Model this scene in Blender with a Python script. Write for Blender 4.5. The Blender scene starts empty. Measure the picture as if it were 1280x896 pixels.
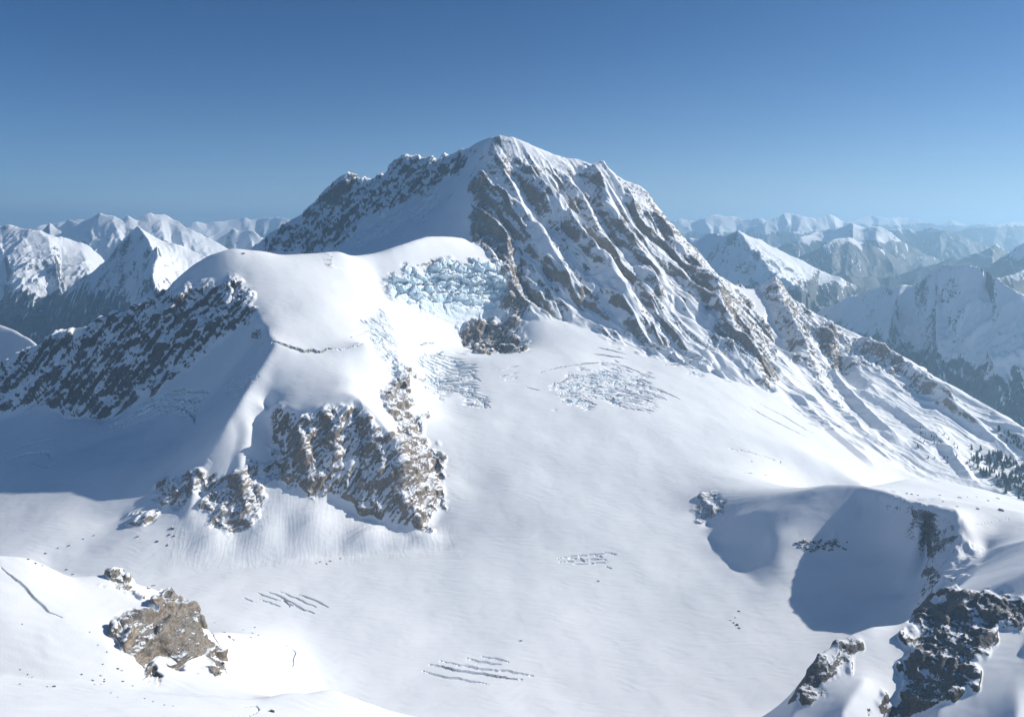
import bpy, math, random
import numpy as np

# ------------------------------------------------------------------ camera, sky, sun, exposure
scene = bpy.context.scene
F = 1000.0          # focal length of the 1280 px wide photograph, in its pixels
CU, HV = 640.0, 285.0   # principal column, horizon row
cam_d = bpy.data.cameras.new('camera')
cam = bpy.data.objects.new('camera', cam_d)
scene.collection.objects.link(cam)
cam.location = (0, 0, 0)
cam.rotation_euler = (math.radians(90), 0, 0)
cam_d.sensor_fit = 'HORIZONTAL'
cam_d.sensor_width = 36.0
cam_d.lens = 36.0 * F / 1280.0
cam_d.shift_y = (HV - 448.0) / 1280.0
cam_d.clip_start = 5.0
cam_d.clip_end = 400000.0
scene.camera = cam

SUN_A = math.radians(14)     # plan angle of the sun from +x towards +y
SUN_E = math.radians(29.3)
sd = np.array([math.cos(SUN_E) * math.cos(SUN_A), math.cos(SUN_E) * math.sin(SUN_A), math.sin(SUN_E)])
sun_d = bpy.data.lights.new('sun', 'SUN')
sun_d.energy = 5.0
sun_d.angle = math.radians(0.5)
sun_d.color = (1.0, 0.95, 0.87)
sun = bpy.data.objects.new('sun', sun_d)
scene.collection.objects.link(sun)
from mathutils import Vector
sun.rotation_euler = Vector((float(sd[0]), float(sd[1]), float(sd[2]))).to_track_quat('Z', 'Y').to_euler()

world = bpy.data.worlds.new('World')
scene.world = world
world.use_nodes = True
wn = world.node_tree
for n in list(wn.nodes):
    wn.nodes.remove(n)
sky = wn.nodes.new('ShaderNodeTexSky')
sky.sky_type = 'NISHITA'
sky.sun_disc = False
sky.sun_elevation = SUN_E
sky.sun_rotation = math.pi / 2 - SUN_A
sky.altitude = 3800
sky.air_density = 1.0
sky.dust_density = 1.8
sky.ozone_density = 3.5
bg = wn.nodes.new('ShaderNodeBackground')
bg.inputs['Strength'].default_value = 0.052
wo = wn.nodes.new('ShaderNodeOutputWorld')
tint = wn.nodes.new('ShaderNodeMix'); tint.data_type = 'RGBA'; tint.blend_type = 'MULTIPLY'
tint.inputs[0].default_value = 1.0; tint.inputs[7].default_value = (.38, .85, 1.20, 1)
wn.links.new(sky.outputs[0], tint.inputs[6]); geo_w = wn.nodes.new('ShaderNodeTexCoord'); sep_w = wn.nodes.new('ShaderNodeSeparateXYZ')
wn.links.new(geo_w.outputs['Generated'], sep_w.inputs[0])
def wmath(op, a, b):
    nd = wn.nodes.new('ShaderNodeMath'); nd.operation = op
    for k, x in enumerate((a, b)):
        if hasattr(x, 'is_output'): wn.links.new(x, nd.inputs[k])
        else: nd.inputs[k].default_value = x
    return nd.outputs[0]
zc_w = wmath('MAXIMUM', sep_w.outputs['Z'], 0.0)
low = wmath('MULTIPLY', wmath('EXPONENT', wmath('MULTIPLY', zc_w, -13.0), 0.0), wmath('ADD', .74, wmath('MULTIPLY', sep_w.outputs['X'], .35)))
pale = wn.nodes.new('ShaderNodeMix'); pale.data_type = 'RGBA'
pale.inputs[7].default_value = (7.6, 9.6, 11.0, 1)      # pale air low over the horizon
wn.links.new(low, pale.inputs[0]); wn.links.new(tint.outputs[2], pale.inputs[6]); wn.links.new(pale.outputs[2], bg.inputs[0])
wn.links.new(bg.outputs[0], wo.inputs[0])
scene.view_settings.view_transform = 'Standard'
scene.view_settings.look = 'None'
scene.view_settings.exposure = 0.30
scene.view_settings.gamma = 1.0
scene.cycles.max_bounces = 6
scene.cycles.diffuse_bounces = 3
scene.cycles.volume_bounces = 1

# ------------------------------------------------------------------ numpy noise
def _hash(ix, iy, seed):
    h = (ix.astype(np.uint32) * np.uint32(374761393) + iy.astype(np.uint32) * np.uint32(668265263)
         + np.uint32(seed * 974634777 & 0xffffffff))
    h = (h ^ (h >> np.uint32(13))) * np.uint32(1274126177)
    h ^= h >> np.uint32(16)
    return h

def gnoise(x, y, seed=0):
    x0 = np.floor(x); y0 = np.floor(y)
    fx = (x - x0).astype(np.float32); fy = (y - y0).astype(np.float32)
    ix = x0.astype(np.int64); iy = y0.astype(np.int64)
    u = fx * fx * fx * (fx * (fx * 6 - 15) + 10)
    v = fy * fy * fy * (fy * (fy * 6 - 15) + 10)
    def g(dx, dy):
        a = _hash(ix + dx, iy + dy, seed).astype(np.float32) * np.float32(2 * math.pi / 4294967296.0)
        return np.cos(a) * (fx - dx) + np.sin(a) * (fy - dy)
    a = g(0, 0); b = g(1, 0); c = g(0, 1); d = g(1, 1)
    return ((a + (b - a) * u) * (1 - v) + (c + (d - c) * u) * v) * 1.5

def fbm(x, y, octv=4, seed=0, gain=0.5, lac=2.03):
    s = 0; a = 1.0; t = 0
    for i in range(octv):
        s = s + a * gnoise(x, y, seed + i); t += a
        a *= gain; x = x * lac + 13.7; y = y * lac - 7.3
    return s / t

def ridged(x, y, octv=5, seed=0, gain=0.5, lac=2.07):
    """ridged multifractal, about 0..1 with sharp crests at 1"""
    s = 0; a = 1.0; t = 0; w = 1.0
    for i in range(octv):
        n = 1 - np.abs(gnoise(x, y, seed + i)) * 1.6
        n = np.clip(n, 0, 1); n = n * n
        s = s + a * n * w; t += a
        w = np.clip(n * 1.4, 0, 1)
        a *= gain; x = x * lac + 5.1; y = y * lac + 9.2
    return s / t

def voronoi(x, y, seed=0, jit=0.9):
    ix = np.floor(x).astype(np.int64); iy = np.floor(y).astype(np.int64)
    f1 = np.full(x.shape, 9.0, np.float32); f2 = f1.copy(); cid = np.zeros(x.shape, np.float32)
    for dx in (-1, 0, 1):
        for dy in (-1, 0, 1):
            h = _hash(ix + dx, iy + dy, seed); h2 = _hash(ix + dx, iy + dy, seed + 77)
            px = ix + dx + 0.5 + jit * (h.astype(np.float32) / 4294967296.0 - 0.5)
            py = iy + dy + 0.5 + jit * (h2.astype(np.float32) / 4294967296.0 - 0.5)
            d = np.sqrt((px - x) ** 2 + (py - y) ** 2)
            m = d < f1
            f2 = np.where(m, f1, np.minimum(f2, d))
            cid = np.where(m, (_hash(ix + dx, iy + dy, seed + 5) & np.uint32(0xffff)).astype(np.float32) / 65535.0, cid)
            f1 = np.where(m, d, f1)
    return f1, f2, cid

def gnoise3(x, y, z, seed=0):
    x0 = np.floor(x); y0 = np.floor(y); z0 = np.floor(z)
    f = [(x - x0).astype(np.float32), (y - y0).astype(np.float32), (z - z0).astype(np.float32)]
    ix = x0.astype(np.int64); iy = y0.astype(np.int64); iz = z0.astype(np.int64)
    s = [t * t * t * (t * (t * 6 - 15) + 10) for t in f]
    out = 0
    for dx in (0, 1):
        for dy in (0, 1):
            for dz in (0, 1):
                h = _hash(ix + dx + (iz + dz) * 7919, iy + dy + (iz + dz) * 104729, seed)
                gx = (h & np.uint32(1023)).astype(np.float32) / 511.5 - 1
                gy = ((h >> np.uint32(10)) & np.uint32(1023)).astype(np.float32) / 511.5 - 1
                gz = ((h >> np.uint32(20)) & np.uint32(1023)).astype(np.float32) / 511.5 - 1
                w = (s[0] if dx else 1 - s[0]) * (s[1] if dy else 1 - s[1]) * (s[2] if dz else 1 - s[2])
                out = out + w * (gx * (f[0] - dx) + gy * (f[1] - dy) + gz * (f[2] - dz))
    return out

def ridged3(x, y, z, octv=4, seed=0):
    s = 0; a = 1.0; t = 0; w = 1.0
    for i in range(octv):
        n = np.clip(1 - np.abs(gnoise3(x, y, z, seed + i)) * 2.0, 0, 1); n = n * n
        s = s + a * n * w; t += a
        w = np.clip(n * 1.4, 0, 1); a *= .5
        x = x * 2.07 + 3; y = y * 2.07 + 7; z = z * 2.07 + 1
    return s / t

def voronoi3(x, y, z, seed=0, jit=0.9):
    ix = np.floor(x).astype(np.int64); iy = np.floor(y).astype(np.int64); iz = np.floor(z).astype(np.int64)
    f1 = np.full(x.shape, 9.0, np.float32); f2 = f1.copy(); cid = np.zeros(x.shape, np.float32)
    for dx in (-1, 0, 1):
        for dy in (-1, 0, 1):
            for dz in (-1, 0, 1):
                h = _hash(ix + dx + (iz + dz) * 7919, iy + dy + (iz + dz) * 104729, seed)
                px = ix + dx + .5 + jit * ((h & np.uint32(1023)).astype(np.float32) / 1023 - .5)
                py = iy + dy + .5 + jit * (((h >> np.uint32(10)) & np.uint32(1023)).astype(np.float32) / 1023 - .5)
                pz = iz + dz + .5 + jit * (((h >> np.uint32(20)) & np.uint32(1023)).astype(np.float32) / 1023 - .5)
                d = np.sqrt((px - x) ** 2 + (py - y) ** 2 + (pz - z) ** 2)
                m = d < f1
                f2 = np.where(m, f1, np.minimum(f2, d))
                cid = np.where(m, (h % np.uint32(9973)).astype(np.float32) / 9973, cid)
                f1 = np.where(m, d, f1)
    return f1, f2, cid

def sstep(a, b, x):
    t = np.clip((x - a) / (b - a), 0, 1)
    return t * t * (3 - 2 * t)

# ------------------------------------------------------------------ survey of the near massif: lines (column, row or height, distance)
def V(*pts):        # (u, v, Y): a surveyed line given by bearing, dip and distance
    return [(u, (HV - v) * Y / F, Y) for u, v, Y in pts]
def G(*pts):        # (u, v, z): bearing, dip and height
    return [(u, z, z * F / (HV - v)) for u, v, z in pts]
def Zl(*pts):       # (u, z, Y)
    return [(u, z, Y) for u, z, Y in pts]

L = []
# outer border and hidden ground
L += [Zl((-460, -560, 450), (300, -560, 450), (500, -1000, 450), (900, -1050, 450), (1200, -1000, 450), (1740, -900, 450))]
L += [Zl((-460, -2800, 7500), (1740, -2800, 7500))]
L += [Zl((-460, -2300, 6700), (200, -1700, 6700), (500, -900, 6700), (700, -1000, 6500), (900, -1500, 6300), (1740, -2600, 6000))]
L += [Zl((640, -1045, 700), (900, -1050, 700)), Zl((500, -1045, 1300), (640, -1045, 1200), (900, -1050, 1200))]
# foreground left: near band
L += [V((-460, 835, 900), (-200, 848, 930), (0, 856, 950), (90, 861, 960), (150, 864, 970), (240, 872, 990), (328, 874, 1030),
        (357, 865, 1060), (386, 867, 1070), (414, 860, 1090), (443, 869, 1090), (486, 883, 1090), (557, 897, 1090), (640, 925, 1080))]
L += [V((-460, 910, 700), (0, 905, 720), (300, 915, 760), (450, 925, 800), (560, 950, 850))]
# foreground left: slope and its crest
L += [V((-460, 820, 1010), (0, 846, 1040), (100, 856, 1040), (190, 864, 1050), (260, 870, 1060), (320, 876, 1070))]
L += [V((-460, 630, 1230), (-200, 665, 1230), (0, 692, 1235), (35, 696, 1245), (88, 721, 1262), (120, 718, 1275), (138, 714, 1285), (160, 725, 1290), (185, 731, 1290),
        (225, 745, 1285), (245, 768, 1270), (262, 790, 1245), (275, 822, 1215), (292, 851, 1180), (326, 871, 1130))]
L += [V((200, 825, 1130), (240, 835, 1140), (268, 838, 1160))]
L += [V((145, 790, 1155), (175, 770, 1190), (200, 755, 1225))]
L += [V((0, 770, 1125), (80, 790, 1125), (130, 805, 1115), (180, 845, 1085))]
# moraine behind it
L += [V((245, 774, 1650), (275, 779, 1700), (310, 789, 1760), (345, 797, 1830), (366, 808, 1890))]
L += [V((372, 820, 1880), (366, 838, 1800), (350, 862, 1700), (335, 885, 1620))]
L += [V((300, 830, 1640), (330, 825, 1740))]
L += [Zl((-460, -930, 1700), (100, -960, 1750), (230, -960, 1650))]
# glacier basin
L += [G((395, 880, -1035), (470, 893, -1042), (600, 893, -1045), (800, 893, -1050), (960, 888, -1050))]
L += [G((385, 815, -1015), (500, 822, -1024), (650, 832, -1034), (800, 822, -1038), (950, 802, -1030), (1080, 768, -1004))]
L += [G((400, 750, -1006), (550, 755, -1008), (680, 752, -1000), (760, 765, -1016), (860, 760, -1008), (950, 765, -1002))]
L += [G((60, 716, -1012), (140, 726, -1012), (230, 719, -1010), (340, 703, -1004), (450, 692, -998), (560, 684, -988), (600, 668, -970), (660, 672, -960), (720, 695, -975), (800, 700, -978), (900, 706, -982), (955, 738, -986))]
L += [G((590, 608, -895), (640, 600, -868), (700, 602, -880), (760, 610, -890), (830, 640, -930), (850, 660, -945))]
L += [G((545, 520, -745), (600, 530, -750), (660, 545, -780), (740, 560, -815), (850, 572, -845), (950, 600, -880), (1040, 615, -920))]
L += [G((535, 490, -690), (620, 480, -665), (690, 490, -690), (750, 510, -730), (830, 520, -755), (900, 530, -790), (1000, 560, -860), (1080, 600, -960))]
L += [V((600, 450, 3620), (660, 445, 3680), (720, 445, 3720), (790, 460, 3760), (850, 465, 3760), (930, 500, 3600), (1010, 545, 3420), (1110, 595, 3270))]
L += [V((655, 410, 3990), (675, 398, 4060), (700, 400, 4090), (730, 408, 4070), (760, 420, 4030), (785, 432, 3980), (800, 428, 4000), (835, 432, 4000), (870, 448, 3940), (910, 470, 3860), (960, 496, 3740), (1000, 518, 3680), (1060, 550, 3560), (1130, 588, 3400), (1165, 606, 3300))]
# main wall: summit crest and skyline ridge
L += [V((310, 307, 5900), (333, 294, 5820), (360, 274, 5750), (394, 257, 5700), (414, 227, 5650), (434, 209, 5600), (454, 222, 5570), (477, 219, 5540),
        (494, 200, 5500), (511, 191, 5480), (534, 197, 5380), (551, 197, 5300), (575, 184, 5180), (591, 179, 5080), (608, 170, 4980), (621, 167, 4960), (638, 168, 4960), (668, 180, 5000),
        (695, 192, 5030), (731, 199, 5060), (750, 205, 5060), (772, 222, 5030), (794, 228, 5010), (806, 232, 5000), (818, 250, 4980), (829, 268, 4960), (850, 290, 4930), (875, 317, 4890), (895, 342, 4850), (915, 362, 4800),
        (935, 385, 4700), (950, 400, 4600), (963, 425, 4450), (962, 450, 4200), (966, 485, 3850))]
L += [Zl((310, -130, 5900), (295, -420, 5950), (270, -800, 6000), (220, -1300, 6100), (0, -1900, 6100), (-460, -2200, 6100))]
L += [Zl((210, -1000, 5000), (120, -1250, 5000), (60, -1300, 4950)), Zl((205, -700, 3950), (120, -850, 3950), (0, -1000, 4000))]
# arete left of the face
L += [V((608, 171, 4965), (603, 195, 4880), (600, 217, 4800), (612, 240, 4715), (623, 262, 4640), (636, 290, 4530), (648, 317, 4420), (658, 345, 4320), (665, 370, 4220), (654, 395, 4100), (650, 415, 4000), (648, 438, 3940))]
L += [V((593, 230, 4790), (589, 255, 4690), (588, 297, 4560), (612, 318, 4400), (632, 337, 4330))]
L += [V((690, 260, 4700), (727, 307, 4500), (767, 351, 4300), (798, 398, 4080))]
L += [V((761, 254, 4790), (781, 294, 4640), (808, 337, 4450), (834, 390, 4180), (850, 425, 4030))]
L += [V((834, 297, 4780), (870, 335, 4620), (897, 364, 4450), (905, 400, 4230), (940, 440, 4020), (955, 475, 3870))]
# shaded bowl below the summit
L += [V((578, 214, 5080), (541, 234, 5150), (501, 254, 5200), (474, 265, 5230), (447, 284, 5250), (424, 307, 5260), (380, 330, 5350), (320, 345, 5450))]
L += [V((560, 250, 4960), (520, 270, 4980), (480, 292, 5000), (440, 315, 5020))]
L += [Zl((595, -120, 4500), (540, -180, 4560), (470, -260, 4500), (400, -330, 4450), (300, -520, 4400), (200, -900, 4400), (0, -1300, 4350), (-460, -1500, 4350))]
# dome crest
L += [V((595, 297, 4540), (581, 296, 4480), (555, 292, 4360), (534, 294, 4280), (510, 302, 4150), (474, 311, 4050), (441, 316, 3950), (424, 310, 3900), (414, 312, 3890), (390, 314, 3860), (350, 316, 3800), (320, 310, 3740), (290, 307, 3700), (262, 314, 3690), (240, 328, 3680), (215, 350, 3640),
        (205, 362, 3620), (180, 370, 3610), (150, 386, 3600), (125, 403, 3600), (85, 408, 3630), (65, 416, 3650), (40, 432, 3660), (0, 458, 3700), (-100, 500, 3750), (-460, 600, 3750))]
# dome front
L += [V((306, 345, 3600), (318, 385, 3380), (330, 405, 3250), (345, 430, 3080), (370, 437, 3090), (400, 441, 3111), (430, 436, 3150), (460, 425, 3200))]
L += [V((420, 380, 3480), (380, 380, 3420))]
L += [V((338, 475, 2960), (365, 480, 2935), (400, 478, 2935), (440, 472, 2960))]
L += [V((333, 500, 2870), (350, 504, 2840), (377, 514, 2800), (397, 507, 2800), (417, 500, 2820), (434, 492, 2850), (447, 497, 2830), (470, 518, 2780), (491, 544, 2720), (500, 570, 2680), (506, 592, 2640), (515, 630, 2580), (520, 662, 2535))]
L += [V((470, 350, 3950), (476, 375, 3780), (482, 400, 3600), (493, 430, 3400), (500, 460, 3250), (508, 480, 3150), (514, 505, 3060), (520, 535, 2960), (530, 560, 2890), (545, 582, 2820), (554, 605, 2740), (556, 630, 2660), (545, 655, 2590), (525, 664, 2540))]
# arete left of the buttress
L += [V((345, 430, 3080), (325, 458, 2990), (312, 480, 2930), (300, 500, 2860), (280, 530, 2785), (262, 560, 2730), (240, 585, 2710), (218, 602, 2670), (200, 640, 2580), (165, 668, 2480), (110, 690, 2430), (60, 700, 2400))]
# foot of the buttress
L += [V((240, 650, 2510), (290, 662, 2500), (325, 640, 2545), (350, 615, 2610), (400, 622, 2610), (440, 640, 2590), (480, 660, 2550), (520, 672, 2515), (560, 668, 2540))]
L += [V((334, 512, 2890), (338, 540, 2835), (343, 575, 2745), (345, 608, 2635)), V((385, 560, 2700), (392, 600, 2640))]
# big icefall
L += [V((474, 348, 3940), (500, 338, 4010), (530, 331, 4100), (560, 328, 4180), (600, 328, 4260), (628, 335, 4320))]
L += [V((492, 378, 3840), (520, 392, 3900), (560, 402, 4010), (600, 400, 4110), (622, 385, 4200))]
L += [V((495, 405, 3700), (540, 415, 3840), (568, 430, 3930), (585, 440, 3950), (605, 445, 3960), (640, 443, 3940))]
L += [V((500, 425, 3560), (540, 440, 3640), (570, 460, 3600), (540, 480, 3420))]
# shaded bay on the left
L += [V((322, 400, 3330), (300, 412, 3360), (262, 440, 3360), (230, 462, 3350), (200, 482, 3350), (165, 508, 3350), (140, 527, 3360), (115, 520, 3400), (90, 522, 3420), (60, 505, 3480), (0, 527, 3500), (-460, 640, 3500))]
L += [V((326, 425, 3250), (300, 455, 3210), (270, 490, 3170), (240, 520, 3120), (218, 550, 2990), (200, 572, 2850), (185, 590, 2775), (165, 615, 2690), (140, 640, 2610))]
L += [V((200, 520, 3220), (150, 545, 3200), (100, 562, 3160), (0, 585, 3120), (-460, 680, 3100))]
L += [V((190, 572, 2900), (120, 585, 2900), (60, 600, 2920), (0, 612, 2950), (-460, 700, 2900))]
L += [V((150, 650, 2600), (80, 660, 2540), (0, 680, 2470), (-460, 760, 2470))]
# slope far left behind
L += [V((-460, 330, 5000), (-100, 375, 4950), (0, 402, 4850), (25, 411, 4780), (44, 424, 4700), (60, 445, 4600))]
L += [V((-460, 400, 4300), (-100, 445, 4300), (0, 470, 4300))]
# right shoulder
L += [V((915, 362, 4800), (943, 361, 4950), (967, 356, 4950), (987, 371, 4900), (1017, 391, 4850), (1040, 404, 4800), (1067, 414, 4720), (1101, 431, 4650), (1141, 451, 4550), (1168, 471, 4450), (1188, 479, 4400), (1215, 495, 4300), (1238, 508, 4200), (1268, 528, 4080), (1285, 540, 4000), (1400, 600, 3900), (1740, 700, 3800))]
L += [V((965, 425, 4500), (990, 445, 4450), (1050, 470, 4350), (1090, 470, 4350), (1130, 490, 4280))]
L += [V((985, 410, 4650), (1000, 440, 4420), (1030, 480, 4200), (1065, 515, 4000), (1120, 560, 3780), (1170, 590, 3650))]
L += [V((1130, 490, 4300), (1170, 520, 4120), (1230, 560, 3950), (1285, 590, 3850))]
L += [V((1120, 590, 3480), (1180, 605, 3480), (1230, 618, 3480), (1285, 640, 3400), (1740, 800, 3300))]
# ridge and plateau on the right
L += [G((845, 655, -950), (866, 646, -938), (876, 627, -905), (886, 616, -878), (905, 612, -866), (953, 610, -838), (1014, 607, -790), (1067, 605, -770), (1101, 612, -765), (1137, 627, -765), (1164, 633, -760), (1194, 636, -752), (1206, 655, -776), (1220, 670, -802), (1233, 687, -828))]
L += [V((1100, 606, 2560), (1144, 598, 2720), (1188, 604, 2750), (1280, 622, 2760), (1500, 680, 2700))]
L += [Zl((1000, -1050, 2900), (1140, -1150, 3000), (1285, -1300, 3050), (1740, -1500, 3000))]
L += [V((1170, 621, 2262), (1220, 631, 2215), (1285, 641, 2185), (1500, 700, 2200)), V((1245, 660, 2120), (1285, 652, 2120))]
L += [V((1233, 687, 2055), (1255, 680, 1940), (1280, 673, 1860), (1400, 640, 1830), (1740, 640, 1800))]
L += [V((1233, 690, 2040), (1225, 706, 1880), (1212, 722, 1740), (1199, 733, 1675), (1234, 733, 1610), (1262, 722, 1600), (1285, 712, 1600), (1400, 670, 1600), (1740, 640, 1600))]
L += [V((1197, 733, 1660), (1168, 742, 1670), (1152, 758, 1640), (1143, 774, 1600), (1120, 781, 1600), (1091, 783, 1580), (1063, 794, 1560), (1034, 811, 1530), (1006, 846, 1480), (996, 877, 1440), (985, 905, 1410), (965, 950, 1360))]
L += [V((1137, 790, 1560), (1128, 840, 1490), (1120, 890, 1420), (1110, 930, 1380))]
L += [Zl((985, -1042, 1640), (1010, -1040, 1700), (1040, -1035, 1745), (1075, -1025, 1790), (1110, -1005, 1850), (1132, -985, 1900), (1142, -955, 1960))]
L += [V((1080, 850, 1450), (1050, 895, 1380)), V((1270, 770, 1520), (1235, 800, 1470), (1215, 850, 1400), (1170, 890, 1360))]
L += [V((1285, 775, 1500), (1275, 850, 1380), (1270, 900, 1310)), V((1740, 760, 1400), (1285, 800, 1440))]
L += [Zl((980, -1010, 1250), (1130, -960, 1230), (1285, -900, 1200), (1740, -850, 1200))]
L += [V((1155, 700, 2160), (1150, 730, 2060), (1143, 758, 1975)), V((1190, 680, 2090), (1180, 712, 2000), (1170, 735, 1900))]
L += [G((955, 742, -986), (1000, 742, -982), (1050, 744, -978), (1110, 742, -966), (1135, 745, -950))]
L += [V((1050, 695, 2245), (1100, 692, 2220), (1140, 690, 2160))]
L += [V((1067, 606, 2397), (1055, 630, 2360), (1046, 650, 2330), (1044, 665, 2305), (1010, 667, 2310), (982, 668, 2315), (965, 672, 2310))]
L += [V((975, 700, 2250), (1012, 697, 2258), (1042, 697, 2250))]
L += [V((1030, 640, 2355), (1000, 636, 2390), (960, 637, 2435), (920, 645, 2490), (885, 660, 2540)), V((960, 690, 2300), (930, 690, 2340), (900, 682, 2410), (870, 672, 2480))]
L += [V((1075, 640, 2345), (1065, 668, 2285)), V((1085, 632, 2335), (1110, 650, 2260), (1150, 660, 2160))]

U0, U1 = -460.0, 1740.0
Y0, Y1 = 450.0, 7500.0
H = 0.004
NU = int((U1 - U0) / F / H) + 1
NS = int(math.log(Y1 / Y0) / H) + 1

def solve(L=L, U0=U0, Y0=Y0, H=H, NU=NU, NS=NS):
    pu, ps, pz = [], [], []
    for ln in L:
        for (a, b) in zip(ln[:-1], ln[1:]):
            n = int(max(abs(a[0] - b[0]) / F / H, abs(math.log(a[2] / b[2])) / H) * 2.5) + 2
            t = np.linspace(0, 1, n)
            Y = a[2] + (b[2] - a[2]) * t
            pu.append((a[0] + (b[0] - a[0]) * t - U0) / F / H); ps.append(np.log(Y / Y0) / H); pz.append(a[1] + (b[1] - a[1]) * t)
    pu = np.concatenate(pu); ps = np.concatenate(ps); pz = np.concatenate(pz)
    z = None
    for lev in (32, 16, 8, 4, 2, 1):
        nu = (NU - 1) // lev + 1; ns = (NS - 1) // lev + 1
        iu = np.clip(np.round(pu / lev).astype(int), 0, nu - 1); js = np.clip(np.round(ps / lev).astype(int), 0, ns - 1)
        w = np.zeros((ns, nu)); s = np.zeros((ns, nu))
        np.add.at(w, (js, iu), 1); np.add.at(s, (js, iu), pz)
        m = w > 0
        fixed = np.where(m, s / np.maximum(w, 1), 0)
        if z is None:
            z = np.full((ns, nu), pz.mean())
        else:
            oj = np.clip(np.arange(ns) * (z.shape[0] - 1) / (ns - 1), 0, z.shape[0] - 1.001); oi = np.clip(np.arange(nu) * (z.shape[1] - 1) / (nu - 1), 0, z.shape[1] - 1.001)
            j0 = oj.astype(int); i0 = oi.astype(int); fj = (oj - j0)[:, None]; fi = (oi - i0)[None]
            z = (z[j0][:, i0] * (1 - fi) + z[j0][:, i0 + 1] * fi) * (1 - fj) + (z[j0 + 1][:, i0] * (1 - fi) + z[j0 + 1][:, i0 + 1] * fi) * fj
        z = np.where(m, fixed, z)
        jj, ii = np.mgrid[0:ns, 0:nu]
        free = ~m
        cols = [free & ((jj + ii) % 2 == k) for k in (0, 1)]
        om = 1.85 if lev > 1 else 1.6
        for it in range(260 if lev > 1 else 90):
            for c in cols:
                p = np.pad(z, 1, mode='edge')
                avg = (p[:-2, 1:-1] + p[2:, 1:-1] + p[1:-1, :-2] + p[1:-1, 2:]) * 0.25
                z = np.where(c, z + om * (avg - z), z)
    return z

def blur(a, n):
    for _ in range(n):
        p = np.pad(a, 1, mode='edge')
        a = (p[:-2, 1:-1] + 2 * p[1:-1, 1:-1] + p[2:, 1:-1]) * 0.25
        p = np.pad(a, 1, mode='edge')
        a = (p[1:-1, :-2] + 2 * p[1:-1, 1:-1] + p[1:-1, 2:]) * 0.25
    return a

zc = solve()

def poly_mask(pu, pv, poly):
    """even-odd test, vectorised"""
    inside = np.zeros(pu.shape, bool)
    n = len(poly)
    for i in range(n):
        x1, y1 = poly[i]; x2, y2 = poly[(i + 1) % n]
        if y1 == y2:
            continue
        c = ((y1 > pv) != (y2 > pv)) & (pu < (x2 - x1) * (pv - y1) / (y2 - y1) + x1)
        inside ^= c
    return inside

# coarse coordinates
cu = U0 + np.arange(NU) * H * F
cY = Y0 * np.exp(np.arange(NS) * H)
CUg, CYg = np.meshgrid(cu, cY)

def vis_of(z, Yg):
    t = z / Yg
    run = np.maximum.accumulate(t, axis=0)
    return t >= run - 1e-9

zc = blur(zc, 2)
# glacier and snowfields are smoothed, keeping rock crests sharp
SMOOTH = [
    # polygon (u, v), distance range, passes
    ([(370, 700), (560, 690), (600, 640), (560, 560), (530, 500), (600, 470), (680, 480), (900, 530), (1060, 600), (860, 640), (900, 700), (960, 745), (1130, 750), (1000, 860), (960, 900), (380, 900), (200, 740)], (1650, 3700), 30),
    ([(300, 318), (420, 318), (520, 305), (600, 305), (620, 325), (480, 340), (450, 420), (400, 436), (345, 428), (318, 380)], (3150, 4500), 10),
    ([(350, 445), (460, 435), (440, 490), (390, 505), (345, 500)], (2820, 3100), 8),
    ([(660, 400), (800, 440), (960, 500), (1130, 600), (900, 600), (640, 500), (590, 450)], (3000, 4050), 10),
    ([(0, 600), (190, 575), (150, 650), (0, 700)], (2400, 3000), 14),
    ([(0, 700), (90, 730), (130, 800), (0, 850)], (1000, 1200), 6),
    ([(0, 530), (140, 535), (300, 430), (330, 420), (300, 480), (190, 570), (0, 610)], (2850, 3400), 8),
    ([(440, 300), (580, 220), (590, 290), (500, 300)], (4550, 5200), 8),
    ([(960, 615), (1060, 620), (1150, 660), (1140, 745), (960, 745), (930, 690)], (2100, 2390), 5),
]
pv_c = HV - zc * F / CYg
for poly, (ya, yb), n in SMOOTH:
    m = poly_mask(CUg, pv_c, poly) & (CYg > ya) & (CYg < yb)
    wt = blur(m.astype(float), 6)
    zc = zc * (1 - wt) + blur(zc, n) * wt

# ------------------------------------------------------------------ fine grid
QUAL = 1.15
du_f = 0.95 / QUAL
u_dense = np.arange(-30, 1311, du_f)
u_left = -30 - np.cumsum(np.linspace(2, 14, 54)); u_left = u_left[u_left > U0][::-1]
u_right = 1310 + np.cumsum(np.linspace(2, 14, 54)); u_right = u_right[u_right < U1]
ug = np.concatenate([u_left, u_dense, u_right])
yy = np.linspace(Y0, Y1, 8000)
w = 1 / yy
w = w * np.where(yy < 850, .35, 1) * np.where((yy > 2480) & (yy < 2900), 1.7, 1) * np.where((yy > 3300) & (yy < 3680), 1.3, 1) * np.where((yy > 3680) & (yy < 5100), 1.9, 1) * np.where(yy > 5750, .2, 1) * np.where((yy > 1060) & (yy < 1300), 1.6, 1)
cw = np.cumsum(w); cw = (cw - cw[0]) / (cw[-1] - cw[0])
NR = int(1650 * QUAL)
Yr = np.interp(np.linspace(0, 1, NR), cw, yy)
UG, YG = np.meshgrid(ug.astype(np.float32), Yr.astype(np.float32))
XG = (UG - CU) / F * YG

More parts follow.
